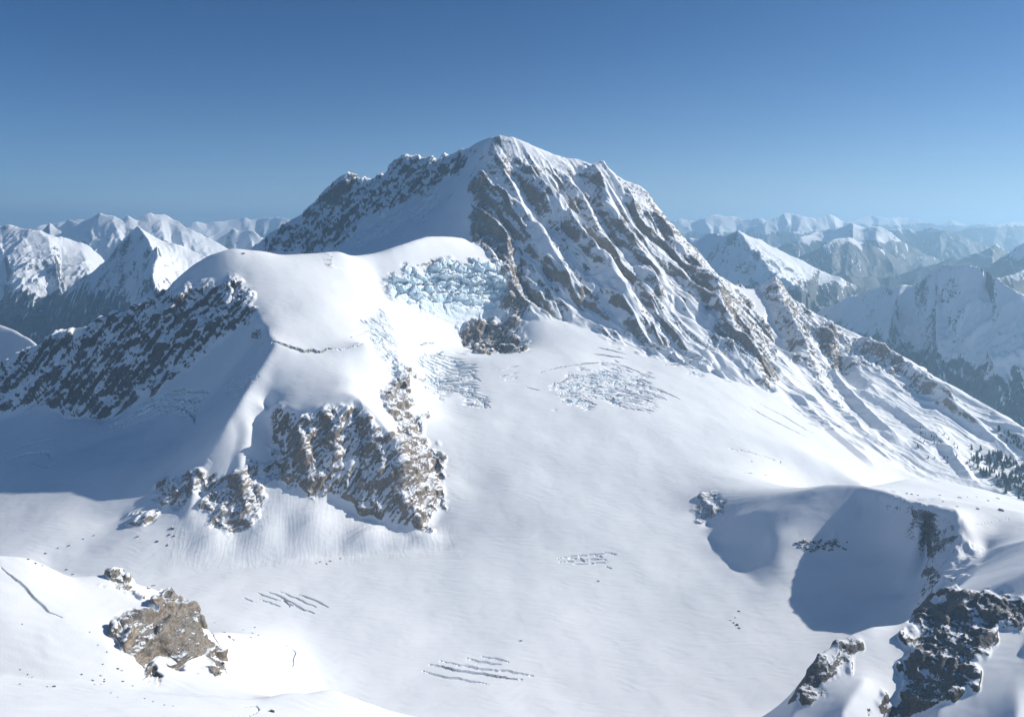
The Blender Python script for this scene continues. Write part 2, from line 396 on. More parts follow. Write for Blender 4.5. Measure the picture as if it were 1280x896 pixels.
def upsample(z):
    def wts(f):
        return [-0.5 * f + f * f - 0.5 * f ** 3, 1 - 2.5 * f * f + 1.5 * f ** 3, 0.5 * f + 2 * f * f - 1.5 * f ** 3, -0.5 * f * f + 0.5 * f ** 3]
    ci = np.clip((ug - U0) / F / H, 0, NU - 1.001); cj = np.clip(np.log(Yr / Y0) / H, 0, NS - 1.001)
    i0 = ci.astype(int); j0 = cj.astype(int); fi = ci - i0; fj = cj - j0
    a = sum(wt[None, :] * z[:, np.clip(i0 + k - 1, 0, NU - 1)] for k, wt in enumerate(wts(fi)))
    return sum(wt[:, None] * a[np.clip(j0 + k - 1, 0, NS - 1)] for k, wt in enumerate(wts(fj))).astype(np.float32)

Z = upsample(zc)
VG = HV - Z * F / YG           # row each ground point is seen at
TAN = Z / YG
RUN = np.maximum.accumulate(TAN, axis=0)

def pick(u, v, zoff=0):
    """ground point (x, y, z) seen in direction (u, v)"""
    i = int(np.clip(np.searchsorted(ug, u), 1, len(ug) - 1))
    t = (HV - v) / F
    col = RUN[:, i]
    j = int(np.searchsorted(col, t))
    j = min(max(j, 1), NR - 1)
    return XG[j, i], YG[j, i], Z[j, i]

def line_world(pts):
    out = []
    for (a, b) in zip(pts[:-1], pts[1:]):
        n = max(2, int(max(abs(a[0] - b[0]), abs(a[1] - b[1])) / 4) + 1)
        for k in range(n):
            t = k / n
            out.append(pick(a[0] + (b[0] - a[0]) * t, a[1] + (b[1] - a[1]) * t)[:2])
    out.append(pick(*pts[-1])[:2])
    return np.array(out)

def near_line(w, R):
    """bbox slice of the grid and distance to world polyline w, and parameter 0..1 along it"""
    ymin, ymax = w[:, 1].min() - R, w[:, 1].max() + R
    j0, j1 = np.searchsorted(Yr, ymin), np.searchsorted(Yr, ymax) + 1
    us = [CU + F * (x + sx * R) / max(y + sy * R, 100) for x, y in w for sx in (-1, 1) for sy in (-1, 1)]
    i0, i1 = np.searchsorted(ug, min(us)), np.searchsorted(ug, max(us)) + 1
    sl = (slice(max(j0, 0), j1), slice(max(i0, 0), i1))
    X = XG[sl]; Y = YG[sl]
    D = np.full(X.shape, 1e9, np.float32); T = np.zeros(X.shape, np.float32)
    seg = np.sqrt(((w[1:] - w[:-1]) ** 2).sum(1)); cum = np.concatenate([[0], np.cumsum(seg)]); tot = max(cum[-1], 1e-6)
    for k in range(len(w) - 1):
        ax, ay = w[k]; bx, by = w[k + 1]; l2 = max((bx - ax) ** 2 + (by - ay) ** 2, 1e-9)
        t = np.clip(((X - ax) * (bx - ax) + (Y - ay) * (by - ay)) / l2, 0, 1)
        d = np.hypot(X - ax - t * (bx - ax), Y - ay - t * (by - ay))
        m = d < D
        D = np.where(m, d, D); T = np.where(m, (cum[k] + t * seg[k]) / tot, T)
    return sl, D, T

def paint(poly, ya, yb, soft=6.0, wob=7.0, seed=3):
    """ragged soft mask of the ground region that the polygon outlines"""
    js, je = np.searchsorted(Yr, ya), np.searchsorted(Yr, yb)
    pu = [p[0] for p in poly]
    i0, i1 = np.searchsorted(ug, min(pu) - 20), np.searchsorted(ug, max(pu) + 20)
    out = np.zeros(Z.shape, np.float32)
    sl = (slice(js, je), slice(i0, i1))
    X, Y = XG[sl], YG[sl]
    s = 16.0 / (Y.mean() / 1000) * 0.0 + Y.mean() / 1000.0      # metres per pixel
    nx = fbm(X / (25 * s), Y / (25 * s), 3, seed) * wob * 2; ny = fbm(X / (25 * s) + 40, Y / (25 * s), 3, seed + 9) * wob * 2
    m = poly_mask(UG[sl] + nx, VG[sl] + ny, poly).astype(np.float32)
    k = max(1, int(soft / 2))
    out[sl] = blur(m, k * 2)
    return out

# ------------------------------------------------------------------ rock areas (bias towards bare rock) and ice areas
ROCK = np.zeros(Z.shape, np.float32)
ROCKS = [
    # polygon, Y range, strength
    ([(318, 312), (360, 272), (395, 255), (414, 225), (434, 205), (460, 220), (494, 198), (515, 188), (552, 195), (580, 182), (585, 210), (545, 232), (500, 255), (470, 268), (445, 285), (420, 315)], 4900, 6200, .16, .45),
    ([(603, 180), (625, 168), (640, 170), (655, 190), (690, 200), (730, 200), (760, 210), (800, 228), (815, 240), (845, 280), (880, 315), (915, 360), (950, 400), (966, 430), (970, 490), (930, 460), (900, 440), (860, 430), (830, 430), (800, 440), (770, 430), (740, 400), (700, 390), (665, 380), (655, 440), (600, 440), (570, 410), (620, 400), (640, 340), (600, 310), (586, 295), (585, 250), (598, 215)], 3750, 5200, .27),
    ([(598, 215), (590, 250), (588, 295), (620, 320), (640, 350), (628, 400), (570, 412), (580, 438), (610, 445), (650, 440), (665, 370), (640, 310), (620, 260)], 3750, 4900, .6),
    ([(800, 228), (820, 240), (850, 285), (880, 315), (915, 360), (955, 400), (966, 430), (960, 470), (930, 440), (900, 380), (860, 330), (820, 290)], 3800, 5200, .42),
    ([(880, 350), (930, 370), (965, 420), (965, 480), (930, 450), (900, 440), (850, 420), (840, 400), (870, 400)], 3750, 5000, .4),
    ([(0, 440), (60, 418), (120, 405), (140, 430), (130, 480), (140, 525), (110, 515), (90, 520), (60, 505), (0, 520)], 3300, 3900, .03, .42),
    ([(105, 420), (150, 385), (210, 355), (225, 365), (300, 345), (320, 395), (260, 440), (200, 480), (140, 528), (95, 520), (90, 470)], 3250, 3900, .07, .45),
    ([(205, 600), (240, 590), (280, 590), (330, 585), (345, 530), (350, 580), (330, 640), (300, 670), (270, 660), (260, 630), (205, 640), (180, 660), (150, 650), (170, 640)], 2400, 2900, .42),
    ([(365, 555), (380, 530), (415, 530), (425, 560), (395, 625), (355, 610)], 2500, 2880, .36, .55),
    ([(345, 518), (380, 520), (440, 505), (500, 560), (512, 600), (520, 665), (470, 640), (430, 625), (350, 605)], 2500, 2880, .0, .5),
    ([(425, 535), (440, 500), (500, 560), (510, 600), (520, 665), (470, 630), (430, 612), (410, 600), (445, 580)], 2500, 2880, .24, .5),
    ([(495, 440), (512, 465), (515, 500), (530, 540), (555, 585), (558, 635), (540, 640), (525, 668), (505, 650), (490, 600), (505, 575), (495, 545), (480, 500)], 2500, 3300, .5, .6),
    ([(135, 715), (150, 713), (172, 748), (168, 752), (140, 728)], 1100, 1320, .9),
    ([(150, 770), (180, 762), (195, 755), (220, 738), (240, 762), (258, 790), (270, 820), (285, 850), (260, 838), (245, 830), (225, 835), (205, 815), (185, 815), (200, 865), (160, 825), (135, 790)], 1040, 1320, .95),
    ([(870, 625), (885, 612), (900, 618), (910, 640), (890, 650), (865, 655)], 2400, 2700, .8, .3),
    ([(990, 676), (1010, 668), (1040, 670), (1050, 678), (1025, 692), (1000, 688)], 2200, 2320, .5, .25),
    ([(1070, 610), (1105, 612), (1195, 640), (1215, 680), (1230, 695), (1190, 740), (1150, 770), (1140, 740), (1160, 700), (1150, 650), (1110, 630)], 1700, 2400, .30, .34),
    ([(1140, 775), (1150, 735), (1175, 745), (1200, 735), (1234, 738), (1285, 742), (1285, 775), (1250, 790), (1230, 820), (1225, 855), (1160, 890), (1110, 900), (1130, 840)], 1250, 1760, .95),
    ([(1000, 860), (1030, 820), (1060, 796), (1080, 800), (1070, 830), (1040, 850), (1010, 880), (990, 896)], 1250, 1620, .92, .33),
    ([(1090, 860), (1110, 870), (1110, 896), (1085, 896)], 1250, 1500, .7, .3),
    ([(943, 361), (967, 356), (1040, 404), (1100, 431), (1168, 471), (1150, 490), (1100, 460), (1040, 450), (980, 420)], 4200, 5100, .30),
    ([(965, 370), (985, 390), (1010, 425), (1035, 470), (1060, 510), (1040, 505), (1000, 450), (975, 420)], 4000, 5000, .3),
    ([(1025, 420), (1045, 415), (1050, 450), (1030, 455)], 4300, 5000, .6),
    ([(1060, 430), (1110, 445), (1170, 485), (1200, 520), (1150, 500), (1090, 465)], 4000, 4900, .26),
    ([(1170, 475), (1240, 515), (1285, 545), (1285, 600), (1210, 550)], 3700, 4600, .14),
    ([(395, 310), (410, 312), (425, 335), (432, 358), (418, 345), (404, 330)], 3700, 3960, .62, .17),
]
RELIEF = np.zeros(Z.shape, np.float32)
for poly, ya, yb, st, *rl in ROCKS:
    pm = paint(poly, ya, yb, 16, 13)
    ROCK = np.maximum(ROCK, pm * st)
    RELIEF = np.maximum(RELIEF, pm * (rl[0] if rl else st))

for poly, ya, yb, st in [
    ([(672, 225), (695, 228), (740, 300), (790, 368), (802, 402), (775, 402), (725, 340), (695, 285)], 3900, 5000, .30),
    ([(648, 240), (668, 270), (700, 335), (735, 390), (700, 393), (668, 340)], 3900, 5000, .22),
    ([(850, 372), (890, 368), (905, 398), (885, 425), (855, 410)], 3900, 4900, .45),
    ([(748, 225), (765, 235), (792, 290), (770, 290), (755, 262)], 4500, 5100, .3),
    ([(800, 300), (820, 320), (850, 370), (840, 395), (815, 345)], 4100, 5000, .25),
]:
    pm = paint(poly, ya, yb, 16, 9)
    ROCK -= pm * st
    RELIEF *= 1 - .8 * pm
ICE = np.zeros(Z.shape, np.float32)
ICES = [
    ([(470, 350), (500, 336), (560, 327), (620, 325), (632, 345), (625, 385), (600, 402), (560, 405), (520, 388), (488, 372)], 3780, 4360, .9, 44, 34),
    ([(455, 400), (480, 385), (500, 430), (508, 465), (495, 480), (470, 450)], 3150, 3800, .7, 22, 12),
    ([(520, 450), (560, 440), (600, 470), (612, 500), (600, 515), (570, 500), (535, 488)], 3200, 3800, .5, 26, 11),
    ([(690, 480), (720, 468), (770, 455), (810, 470), (830, 500), (800, 515), (760, 500), (700, 508)], 3000, 3800, .5, 26, 9),
    ([(820, 445), (860, 440), (900, 455), (905, 465), (860, 462)], 3500, 3900, .5, 18, 6),
    ([(440, 280), (500, 262), (545, 245), (560, 250), (530, 270), (500, 290), (440, 310)], 4800, 5200, .6, 22, 14),
    ([(130, 540), (150, 515), (200, 500), (250, 490), (245, 520), (200, 515), (150, 535)], 2900, 3300, .5, 18, 8),
    ([(280, 475), (320, 460), (325, 475), (290, 490)], 2850, 3200, .5, 14, 8),
]

# ------------------------------------------------------------------ relief
def rib(pts, h, wd, sharp=1.0, fade=0.12):
    w = line_world(pts)
    sl, D, T = near_line(w, wd * 2.2)
    e = np.clip(np.minimum(T, 1 - T) / fade, 0, 1)
    prof = np.clip(1 - D / wd, 0, 1)
    prof = prof if sharp == 1 else prof * prof * (3 - 2 * prof)
    Z[sl] += (h * prof * e).astype(np.float32)

dZ = np.zeros(Z.shape, np.float32)
for pts, h, wd, *ex in [
    ([(646, 196), (657, 217), (690, 262), (727, 308), (767, 352), (798, 400)], 78, 85),
    ([(680, 225), (700, 258), (721, 294), (745, 325), (775, 352)], 48, 60),
    ([(700, 215), (731, 260), (752, 300), (775, 340)], 35, 45),
    ([(731, 205), (761, 254), (781, 294), (808, 337), (832, 386)], 74, 85),
    ([(752, 210), (790, 262), (834, 297), (868, 335), (897, 366), (903, 400), (942, 440), (963, 484)], 60, 80),
    ([(613, 180), (640, 240), (668, 290), (700, 340), (720, 380)], 50, 65),
    ([(660, 330), (690, 370), (720, 395)], 25, 35),
    ([(790, 380), (815, 410), (835, 430)], 25, 35),
    ([(300, 505), (310, 545), (300, 590)], 10, 40, 2, .4),
    ([(378, 520), (372, 550), (385, 590), (392, 622)], 34, 34, 2, .3),
    ([(402, 510), (418, 540), (405, 590)], 18, 22),
    ([(300, 560), (300, 600), (310, 650)], 20, 36, 2, .4),
    ([(262, 565), (245, 600), (235, 650)], 20, 36, 2, .4),
    ([(262, 650), (265, 700)], 13, 75, 2, .5), ([(325, 640), (330, 700)], 12, 80, 2, .5), ([(385, 625), (398, 692)], 20, 95, 2, .5), ([(450, 650), (465, 690)], 18, 90, 2, .5), ([(530, 662), (535, 684)], 10, 60, 2, .5),
    ([(1000, 410), (1030, 460), (1080, 510), (1130, 560)], 40, 50), ([(1060, 480), (1120, 510), (1180, 560), (1225, 610)], 30, 45), ([(1100, 440), (1160, 490), (1230, 540), (1280, 580)], 30, 45),
    ([(980, 480), (1040, 540), (1100, 590)], 18, 40), ([(1010, 470), (1080, 540), (1160, 595)], 25, 40),
    ([(967, 358), (982, 400), (1000, 432), (1020, 470), (1045, 505)], 75, 95), ([(1041, 410), (1036, 432), (1040, 452)], 40, 45), ([(1070, 425), (1110, 452), (1140, 470), (1168, 492), (1200, 522)], 55, 70), ([(1010, 395), (1030, 425)], 30, 40),
    ([(182, 372), (152, 430), (140, 520)], 38, 55, 2, .2), ([(122, 406), (104, 460), (96, 512)], 34, 50, 2, .2), ([(240, 345), (212, 400), (198, 470)], 30, 50, 2, .2), ([(286, 350), (272, 400), (262, 432)], 24, 40, 2, .2), ([(60, 422), (52, 470), (40, 512)], 28, 50, 2, .2),
]:
    rib(pts, h, wd, *ex)
for pts, h, wd in [
    ([(1045, 440), (1060, 470), (1085, 485)], -60, 80),
    ([(350, 515), (352, 560), (354, 605)], -22, 26),
    ([(440, 500), (455, 560), (440, 620)], -15, 25),
]:
    rib(pts, h, wd)

def amp(poly, ya, yb, soft=12):
    return paint(poly, ya, yb, soft, 4)

rk = sstep(0.10, 0.50, RELIEF)
rk = blur(rk, 4)
face = amp([(598, 172), (640, 168), (740, 200), (810, 235), (880, 315), (965, 420), (970, 490), (800, 440), (700, 395), (660, 400), (600, 300)], 3700, 5150, 16)
# diagonal ribs of the main face: steep rocky flank on the left, gentler snow flank on the right
def app(mask):
    m = mask > 0.01
    return m, XG[m], YG[m]
def saw(p, k=.3):
    p = p - np.floor(p)
    return np.where(p < k, p / k, (1 - p) / (1 - k))
m, X, Y = app(face)
dx, dy = 0.66, -0.75
Tn = X * dx + Y * dy; Nn = X * .75 + Y * .66
wv = fbm(Tn / 600, Nn / 230, 4, 5) * 300
wv2 = fbm(Tn / 160, Nn / 90, 2, 8) * 40
A1 = .55 + .9 * np.clip(.5 + fbm(Tn / 400, Nn / 300, 2, 15), 0, 1)
p1 = (Nn + wv * 1.25) / 250; p2 = (Nn + wv * .8 + wv2 * 3) / 88
r1 = saw(p1, .32); r2 = saw(p2, .35)
crl = np.interp(UG[m], [598, 608, 621, 668, 695, 731, 772, 806, 829, 875, 915, 950], [5000, 4980, 4960, 5000, 5030, 5060, 5030, 5000, 4960, 4890, 4800, 4600])
cap = .25 + .75 * sstep(20, 190, crl - Y)
face_m = face[m] * cap
A2 = np.clip(.5 + 1.3 * fbm(Tn / 220, Nn / 160, 2, 18), 0, 1.6)
dZ[m] += face_m * ((r1 - .45) * 46 * A1 + (r2 - .45) * 15 * A2 + (ridged((Nn + wv * .5 + wv2) / 120, (Tn + wv2 * 2) / 330, 4, 19) - .42) * 24)
capm = sstep(190, 60, crl - Y) * (UG[m] > 626) * sstep(790, 730, UG[m])
ROCK[m] *= 1 - capm
lf = ((p1 - np.floor(p1)) < .34).astype(np.float32)
ROCK[m] += face[m] * (lf * .10 - .09)
# general crags, large forms
m, X, Y = app(rk)
a = rk[m] * (1 - .6 * face[m])
far = sstep(2000, 4000, Y)
wx = fbm(X / 90, Y / 90, 3, 31) * 30; wy = fbm(X / 90 + 30, Y / 90, 3, 35) * 30
c1 = ridged((X + wx) / 150, (Y + wy) / 150, 3, 41) - .4
dZ[m] += a * c1 * (18 + 26 * far)
# everywhere: gentle sculpting of the snow
s1 = fbm(XG / 420, YG / 420, 3, 71)
s2 = fbm(XG / 70, YG / 70, 2, 75)
s3 = fbm(XG / 130 + YG / 400, YG / 190, 2, 77)
rp = gnoise(XG / 42 + YG / 70 + s2, YG / 13 + 3 * s3, 79) * (1 + .6 * s3)
dZ += s1 * 9 + s3 * 1.3 + s2 * 0.6 + rp * .36
# wind-carved right shoulder: gullies falling to the lower right
sh = amp([(960, 360), (1290, 540), (1290, 640), (1160, 600), (1000, 520), (965, 480)], 3250, 5100, 20)
m, X, Y = app(sh)
Tn = X * .8 + Y * -.6; Nn = X * .6 + Y * .8
wv = fbm(X / 300, Y / 300, 3, 81) * 70
r1 = ridged((Nn + wv) / 170, Tn / 700, 4, 91) - .45
r2 = fbm(X / 24, Y / 24, 3, 95)
dZ[m] += sh[m] * (r1 * 38 + r2 * 2.5)
# snow runnels of the avalanche fans
fan = amp([(215, 650), (260, 640), (300, 650), (345, 590), (390, 600), (430, 610), (520, 650), (565, 655), (575, 690), (340, 710), (200, 722)], 2360, 2660, 36)
m, X, Y = app(fan)
dZ[m] += fan[m] * (ridged((X + .2 * Y + 12 * fbm(X / 60, Y / 60, 2, 103)) / 12, Y / 90, 2, 101) - .4) * .5
Z += dZ

def normals_of(X, Y, Zz):
    X = X.astype(np.float64); Y = Y.astype(np.float64); Zz = Zz.astype(np.float64)
    P = [X, Y, Zz]
    a = []; b = []
    for p in P:
        d = np.empty_like(p); d[:, 1:-1] = p[:, 2:] - p[:, :-2]; d[:, 0] = p[:, 1] - p[:, 0]; d[:, -1] = p[:, -1] - p[:, -2]; a.append(d)
        d = np.empty_like(p); d[1:-1] = p[2:] - p[:-2]; d[0] = p[1] - p[0]; d[-1] = p[-1] - p[-2]; b.append(d)
    n = [a[1] * b[2] - a[2] * b[1], a[2] * b[0] - a[0] * b[2], a[0] * b[1] - a[1] * b[0]]
    l = np.sqrt(n[0] ** 2 + n[1] ** 2 + n[2] ** 2) + 1e-9
    return np.stack([k / l for k in n], 2).astype(np.float32)

# crags and seracs stand out along the surface normal, so cliffs break up without streaks
Zb = Z.copy()
for _ in range(2):
    Zb = blur(Zb, 1)
N0 = normals_of(XG, YG, blur(Z, 4))
DN = np.zeros(Z.shape, np.float32)
CRV0 = np.zeros(Z.shape, np.float32)
m = rk > .01
X, Y, Q = XG[m], YG[m], Z[m]
a = rk[m] * (1 - .5 * face[m]); far = sstep(1600, 4000, Y)
wq = gnoise3(X / 60, Y / 60, Q / 60, 141) * 20
c2 = ridged3((X + wq) / 62, (Y - wq) / 62, (Q + wq * .5) / 50, 4, 151) - .3
Xs = X - .45 * Q + wq * .6
c2 = .25 * c2 + .95 * (ridged3(Xs / 42, (Y + wq * .4) / 60, (Q + wq) / 210, 3, 156) - .3)
c2 = c2 + 1.1 * (1 - face[m]) * (ridged3(Xs / 125, (Y + wq) / 150, (Q + wq) / 420, 3, 158) - .3)
c3 = ridged3(Xs / 14, (Y + wq) / 18, (Q + wq) / 46, 3, 161) - .3
c4 = gnoise3(Xs / 5.5, Y / 5.5, Q / 9, 171) * 1.5
DN[m] += a * (c2 * (11 + 11 * far) + c3 * (2.4 + 6 * far) + c4 * (.6 + 1.1 * far))
for poly, ya, yb, st, cell, hh in ICES:
    mk = paint(poly, ya, yb, 12, 11, int(cell))
    ICE = np.maximum(ICE, mk * st)
    m, X, Y = app(mk)
    Q = Z[m]
    wx = gnoise3(X / 70, Y / 70, Q / 70, 111) * 34
    w2 = gnoise3(X / 25, Y / 25, Q / 25, 113) * 9
    if cell > 30:      # steep hanging front: leaning slabs over a smoother apron
        f1, f2, cid = voronoi3((X + wx) / 84, (Y + wx) / 50, (Q - wx * .6 + X * .12) / 42, 7)
        g1, g2, cid2 = voronoi3((X + w2) / 24, Y / 20, (Q + w2) / 15, 17)
        edge = np.clip((f2 - f1) / .16, 0, 1); edge2 = np.clip((g2 - g1) / .2, 0, 1)
        ph = (Q + wx + cid * 20) / 46; ph = ph - np.floor(ph)
        apron = sstep(-470, -330, Q + .1 * X)
        DN[m] += mk[m] * (apron * .85 + .15) * ((cid - .5) * 38 - (1 - edge) * 18 + ph * 20 + (cid2 - .5) * 6 - (1 - edge2) * 3.5)
    else:              # bent crevasse bands, broken across here and there
        xc, yc = X.mean(), Y.mean()
        cur = Y + ((X - xc) ** 2) * .0011 * (1 if cell > 24 else .3) + wx * .75 + w2
        wl = cell * (1.0 + .5 * gnoise(X / 120, Y / 120, 119))
        ph = cur / cell; ph = ph - np.floor(ph)
        op = np.clip(.36 + .55 * gnoise(X / 55, Y / 45, 121), 0, .62)
        tr = np.clip((op - np.abs(ph - .5) * 2) / .16, 0, 1)
        f1, f2, cid = voronoi3((X + w2 * 2) / (cell * 1.9), Y / cell, Q / (cell * 2), 27)
        cross = (1 - np.clip((f2 - f1) / .10, 0, 1)) * np.clip(.5 + gnoise(X / 60, Y / 60, 123) * 1.5, 0, 1)
        Dp = np.maximum(tr, cross * .7) * hh
        DN[m] += mk[m] * (-Dp + (cid - .5) * hh * .45)
        CRV0[m] = np.maximum(CRV0[m], np.clip(Dp / hh, 0, 1) * mk[m])
XG = XG + N0[..., 0] * DN; YG = YG + N0[..., 1] * DN; Z = Z + N0[..., 2] * DN
UG = CU + F * XG / YG
# crevasses: trenches cut into the glacier
CREV = [
    # lines, width m, depth m
    ([(528, 838), (548, 845), (580, 850), (610, 856)], 4, 9), ([(538, 829), (560, 836), (590, 841), (620, 844), (650, 849)], 6, 12), ([(548, 825), (575, 831), (600, 834)], 3, 7),
    ([(571, 832), (600, 836), (640, 839), (666, 843)], 4, 9), ([(585, 822), (600, 827), (627, 830)], 4, 9), ([(602, 820), (620, 823), (634, 827)], 4, 9),
    ([(321, 740), (335, 745), (350, 750)], 4, 9), ([(335, 739), (352, 745), (362, 757)], 4, 9), ([(350, 739), (370, 746), (385, 754), (395, 758)], 4, 9), ([(373, 741), (390, 748), (408, 758)], 5, 10), ([(345, 744), (365, 752), (380, 762)], 4, 8), ([(352, 750), (372, 757), (392, 766)], 4, 8), ([(323, 748), (340, 753), (348, 757)], 4, 8), ([(305, 746), (316, 751)], 3, 6),
    ([(697, 698), (715, 695), (740, 693), (765, 693)], 4, 8), ([(699, 701), (720, 701), (745, 699), (757, 700)], 6, 9), ([(716, 705), (735, 705), (758, 703)], 4, 8), ([(724, 697), (731, 703)], 5, 8), ([(742, 693), (752, 697)], 7, 8), ([(708, 698), (722, 697)], 4, 7), ([(755, 691), (772, 694)], 4, 7), ([(757, 709), (764, 711)], 3, 6),
    ([(342, 428), (360, 433), (378, 440), (400, 441), (412, 437)], 13, 26), ([(412, 437), (425, 438), (440, 434), (455, 428)], 5, 12),
    ([(620, 464), (633, 461), (648, 457)], 6, 10), ([(622, 472), (636, 469), (648, 465)], 6, 10), ([(630, 476), (647, 471)], 5, 8), ([(658, 485), (673, 487)], 5, 10),
    ([(675, 465), (700, 458), (730, 454), (760, 453)], 6, 12), ([(745, 434), (762, 438), (780, 443)], 7, 12), ([(740, 442), (760, 445), (782, 449)], 7, 12),
    ([(690, 480), (715, 472), (745, 468), (775, 470)], 10, 20), ([(750, 453), (785, 460), (810, 470)], 7, 14), ([(745, 480), (780, 476), (800, 474)], 8, 14), ([(700, 492), (720, 480), (745, 478)], 9, 16), ([(700, 502), (730, 500), (745, 506)], 9, 16), ([(790, 490), (815, 492), (832, 500)], 7, 12), ([(800, 480), (830, 490), (850, 500)], 7, 12), ([(755, 496), (775, 508), (795, 514)], 8, 12),
    ([(822, 448), (845, 442), (870, 448), (900, 458)], 8, 12), ([(830, 456), (860, 455), (890, 462)], 7, 12), ([(835, 440), (865, 440), (885, 448)], 6, 9), ([(902, 476), (914, 478)], 7, 8),
    ([(521, 447), (540, 445), (553, 440)], 7, 12), ([(525, 432), (542, 428)], 5, 8), ([(437, 422), (455, 414), (465, 411)], 5, 8),
    ([(525, 476), (550, 478), (575, 476), (592, 468)], 9, 18), ([(530, 484), (560, 488), (590, 495)], 8, 14), ([(585, 490), (600, 500), (612, 510)], 8, 12), ([(560, 462), (585, 466), (600, 478)], 7, 12),
    ([(520, 333), (540, 330), (560, 331), (590, 330)], 8, 12),
    ([(940, 500), (980, 520), (1020, 545)], 4, 6), ([(930, 506), (975, 530), (1010, 548)], 4, 6), ([(910, 560), (935, 565), (975, 577)], 4, 6), ([(930, 590), (960, 594)], 4, 6),
    ([(165, 515), (190, 507), (215, 507), (235, 512), (245, 528)], 8, 10), ([(175, 505), (200, 497), (230, 497), (250, 505)], 7, 9), ([(200, 495), (235, 488), (262, 492)], 7, 9), ([(240, 500), (255, 498)], 6, 8),
    ([(10, 565), (35, 555), (70, 548)], 6, 8), ([(0, 580), (30, 568), (60, 566), (62, 575)], 6, 8), ([(40, 580), (60, 585), (80, 576)], 6, 8),
    ([(0, 710), (20, 725), (40, 743), (60, 765), (75, 773)], 3, 4), ([(285, 890), (310, 892), (324, 884), (320, 880), (305, 882)], 1.6, 2.5),
    ([(1260, 650), (1210, 655)], 2, 2),
    ([(355, 804), (368, 815), (366, 830), (358, 836)], 5, 4),
]
CRV = np.zeros(Z.shape, np.float32)
for k, (pts, wd, dp) in enumerate(CREV):
    w = line_world(pts)
    w = w + np.stack([fbm(w[:, 0] / 30 + k, w[:, 1] / 30, 2, 121), fbm(w[:, 0] / 30, w[:, 1] / 30 + k, 2, 125)], 1) * wd * 1.2
    sl, D, T = near_line(w, wd * 2)
    taper = np.clip(np.minimum(T, 1 - T) / .25, 0.25, 1)
    prof = np.clip((wd * .5 * taper - D) / (wd * .22) + .5, 0, 1)
    Z[sl] -= (dp * prof).astype(np.float32)
    CRV[sl] = np.maximum(CRV[sl], prof)
ICE = np.maximum(ICE, np.maximum(CRV, CRV0) * .8)

VG = HV - Z * F / YG
TAN = Z / YG
RUN = np.maximum.accumulate(TAN, axis=0)

# ------------------------------------------------------------------ materials
def nodes_of(m):
    m.use_nodes = True
    nt = m.node_tree
    for n in list(nt.nodes):
        nt.nodes.remove(n)
    return nt

class NT:
    def __init__(s, nt): s.nt = nt
    def n(s, t, **kw):
        nd = s.nt.nodes.new(t)
        for k, v in kw.items():
            setattr(nd, k, v)
        return nd
    def link(s, a, b): s.nt.links.new(a, b)
    def val(s, x, sock):
        if hasattr(x, 'is_output'): s.link(x, sock)
        else: sock.default_value = x
    def math(s, op, a, b=0.0, c=0.0, clamp=False):
        nd = s.n('ShaderNodeMath', operation=op, use_clamp=clamp)
        s.val(a, nd.inputs[0]); s.val(b, nd.inputs[1]); s.val(c, nd.inputs[2])
        return nd.outputs[0]
    def mix(s, f, a, b):
        nd = s.n('ShaderNodeMix', data_type='RGBA')
        s.val(f, nd.inputs[0])
        for x, k in ((a, 6), (b, 7)):
            if hasattr(x, 'is_output'): s.link(x, nd.inputs[k])
            else: nd.inputs[k].default_value = (*x, 1)
        return nd.outputs[2]
    def noise(s, vec, scale, detail=4, rough=.5, dist=0):
        nd = s.n('ShaderNodeTexNoise')
        s.link(vec, nd.inputs['Vector'])
        nd.inputs['Scale'].default_value = scale; nd.inputs['Detail'].default_value = detail
        nd.inputs['Roughness'].default_value = rough; nd.inputs['Distortion'].default_value = dist
        return nd.outputs[0]
    def attr(s, name):
        return s.n('ShaderNodeAttribute', attribute_name=name).outputs['Fac']
    def smooth(s, x, a, b):
        nd = s.n('ShaderNodeMapRange', interpolation_type='SMOOTHSTEP')
        s.val(x, nd.inputs[0]); nd.inputs[1].default_value = a; nd.inputs[2].default_value = b
        return nd.outputs[0]

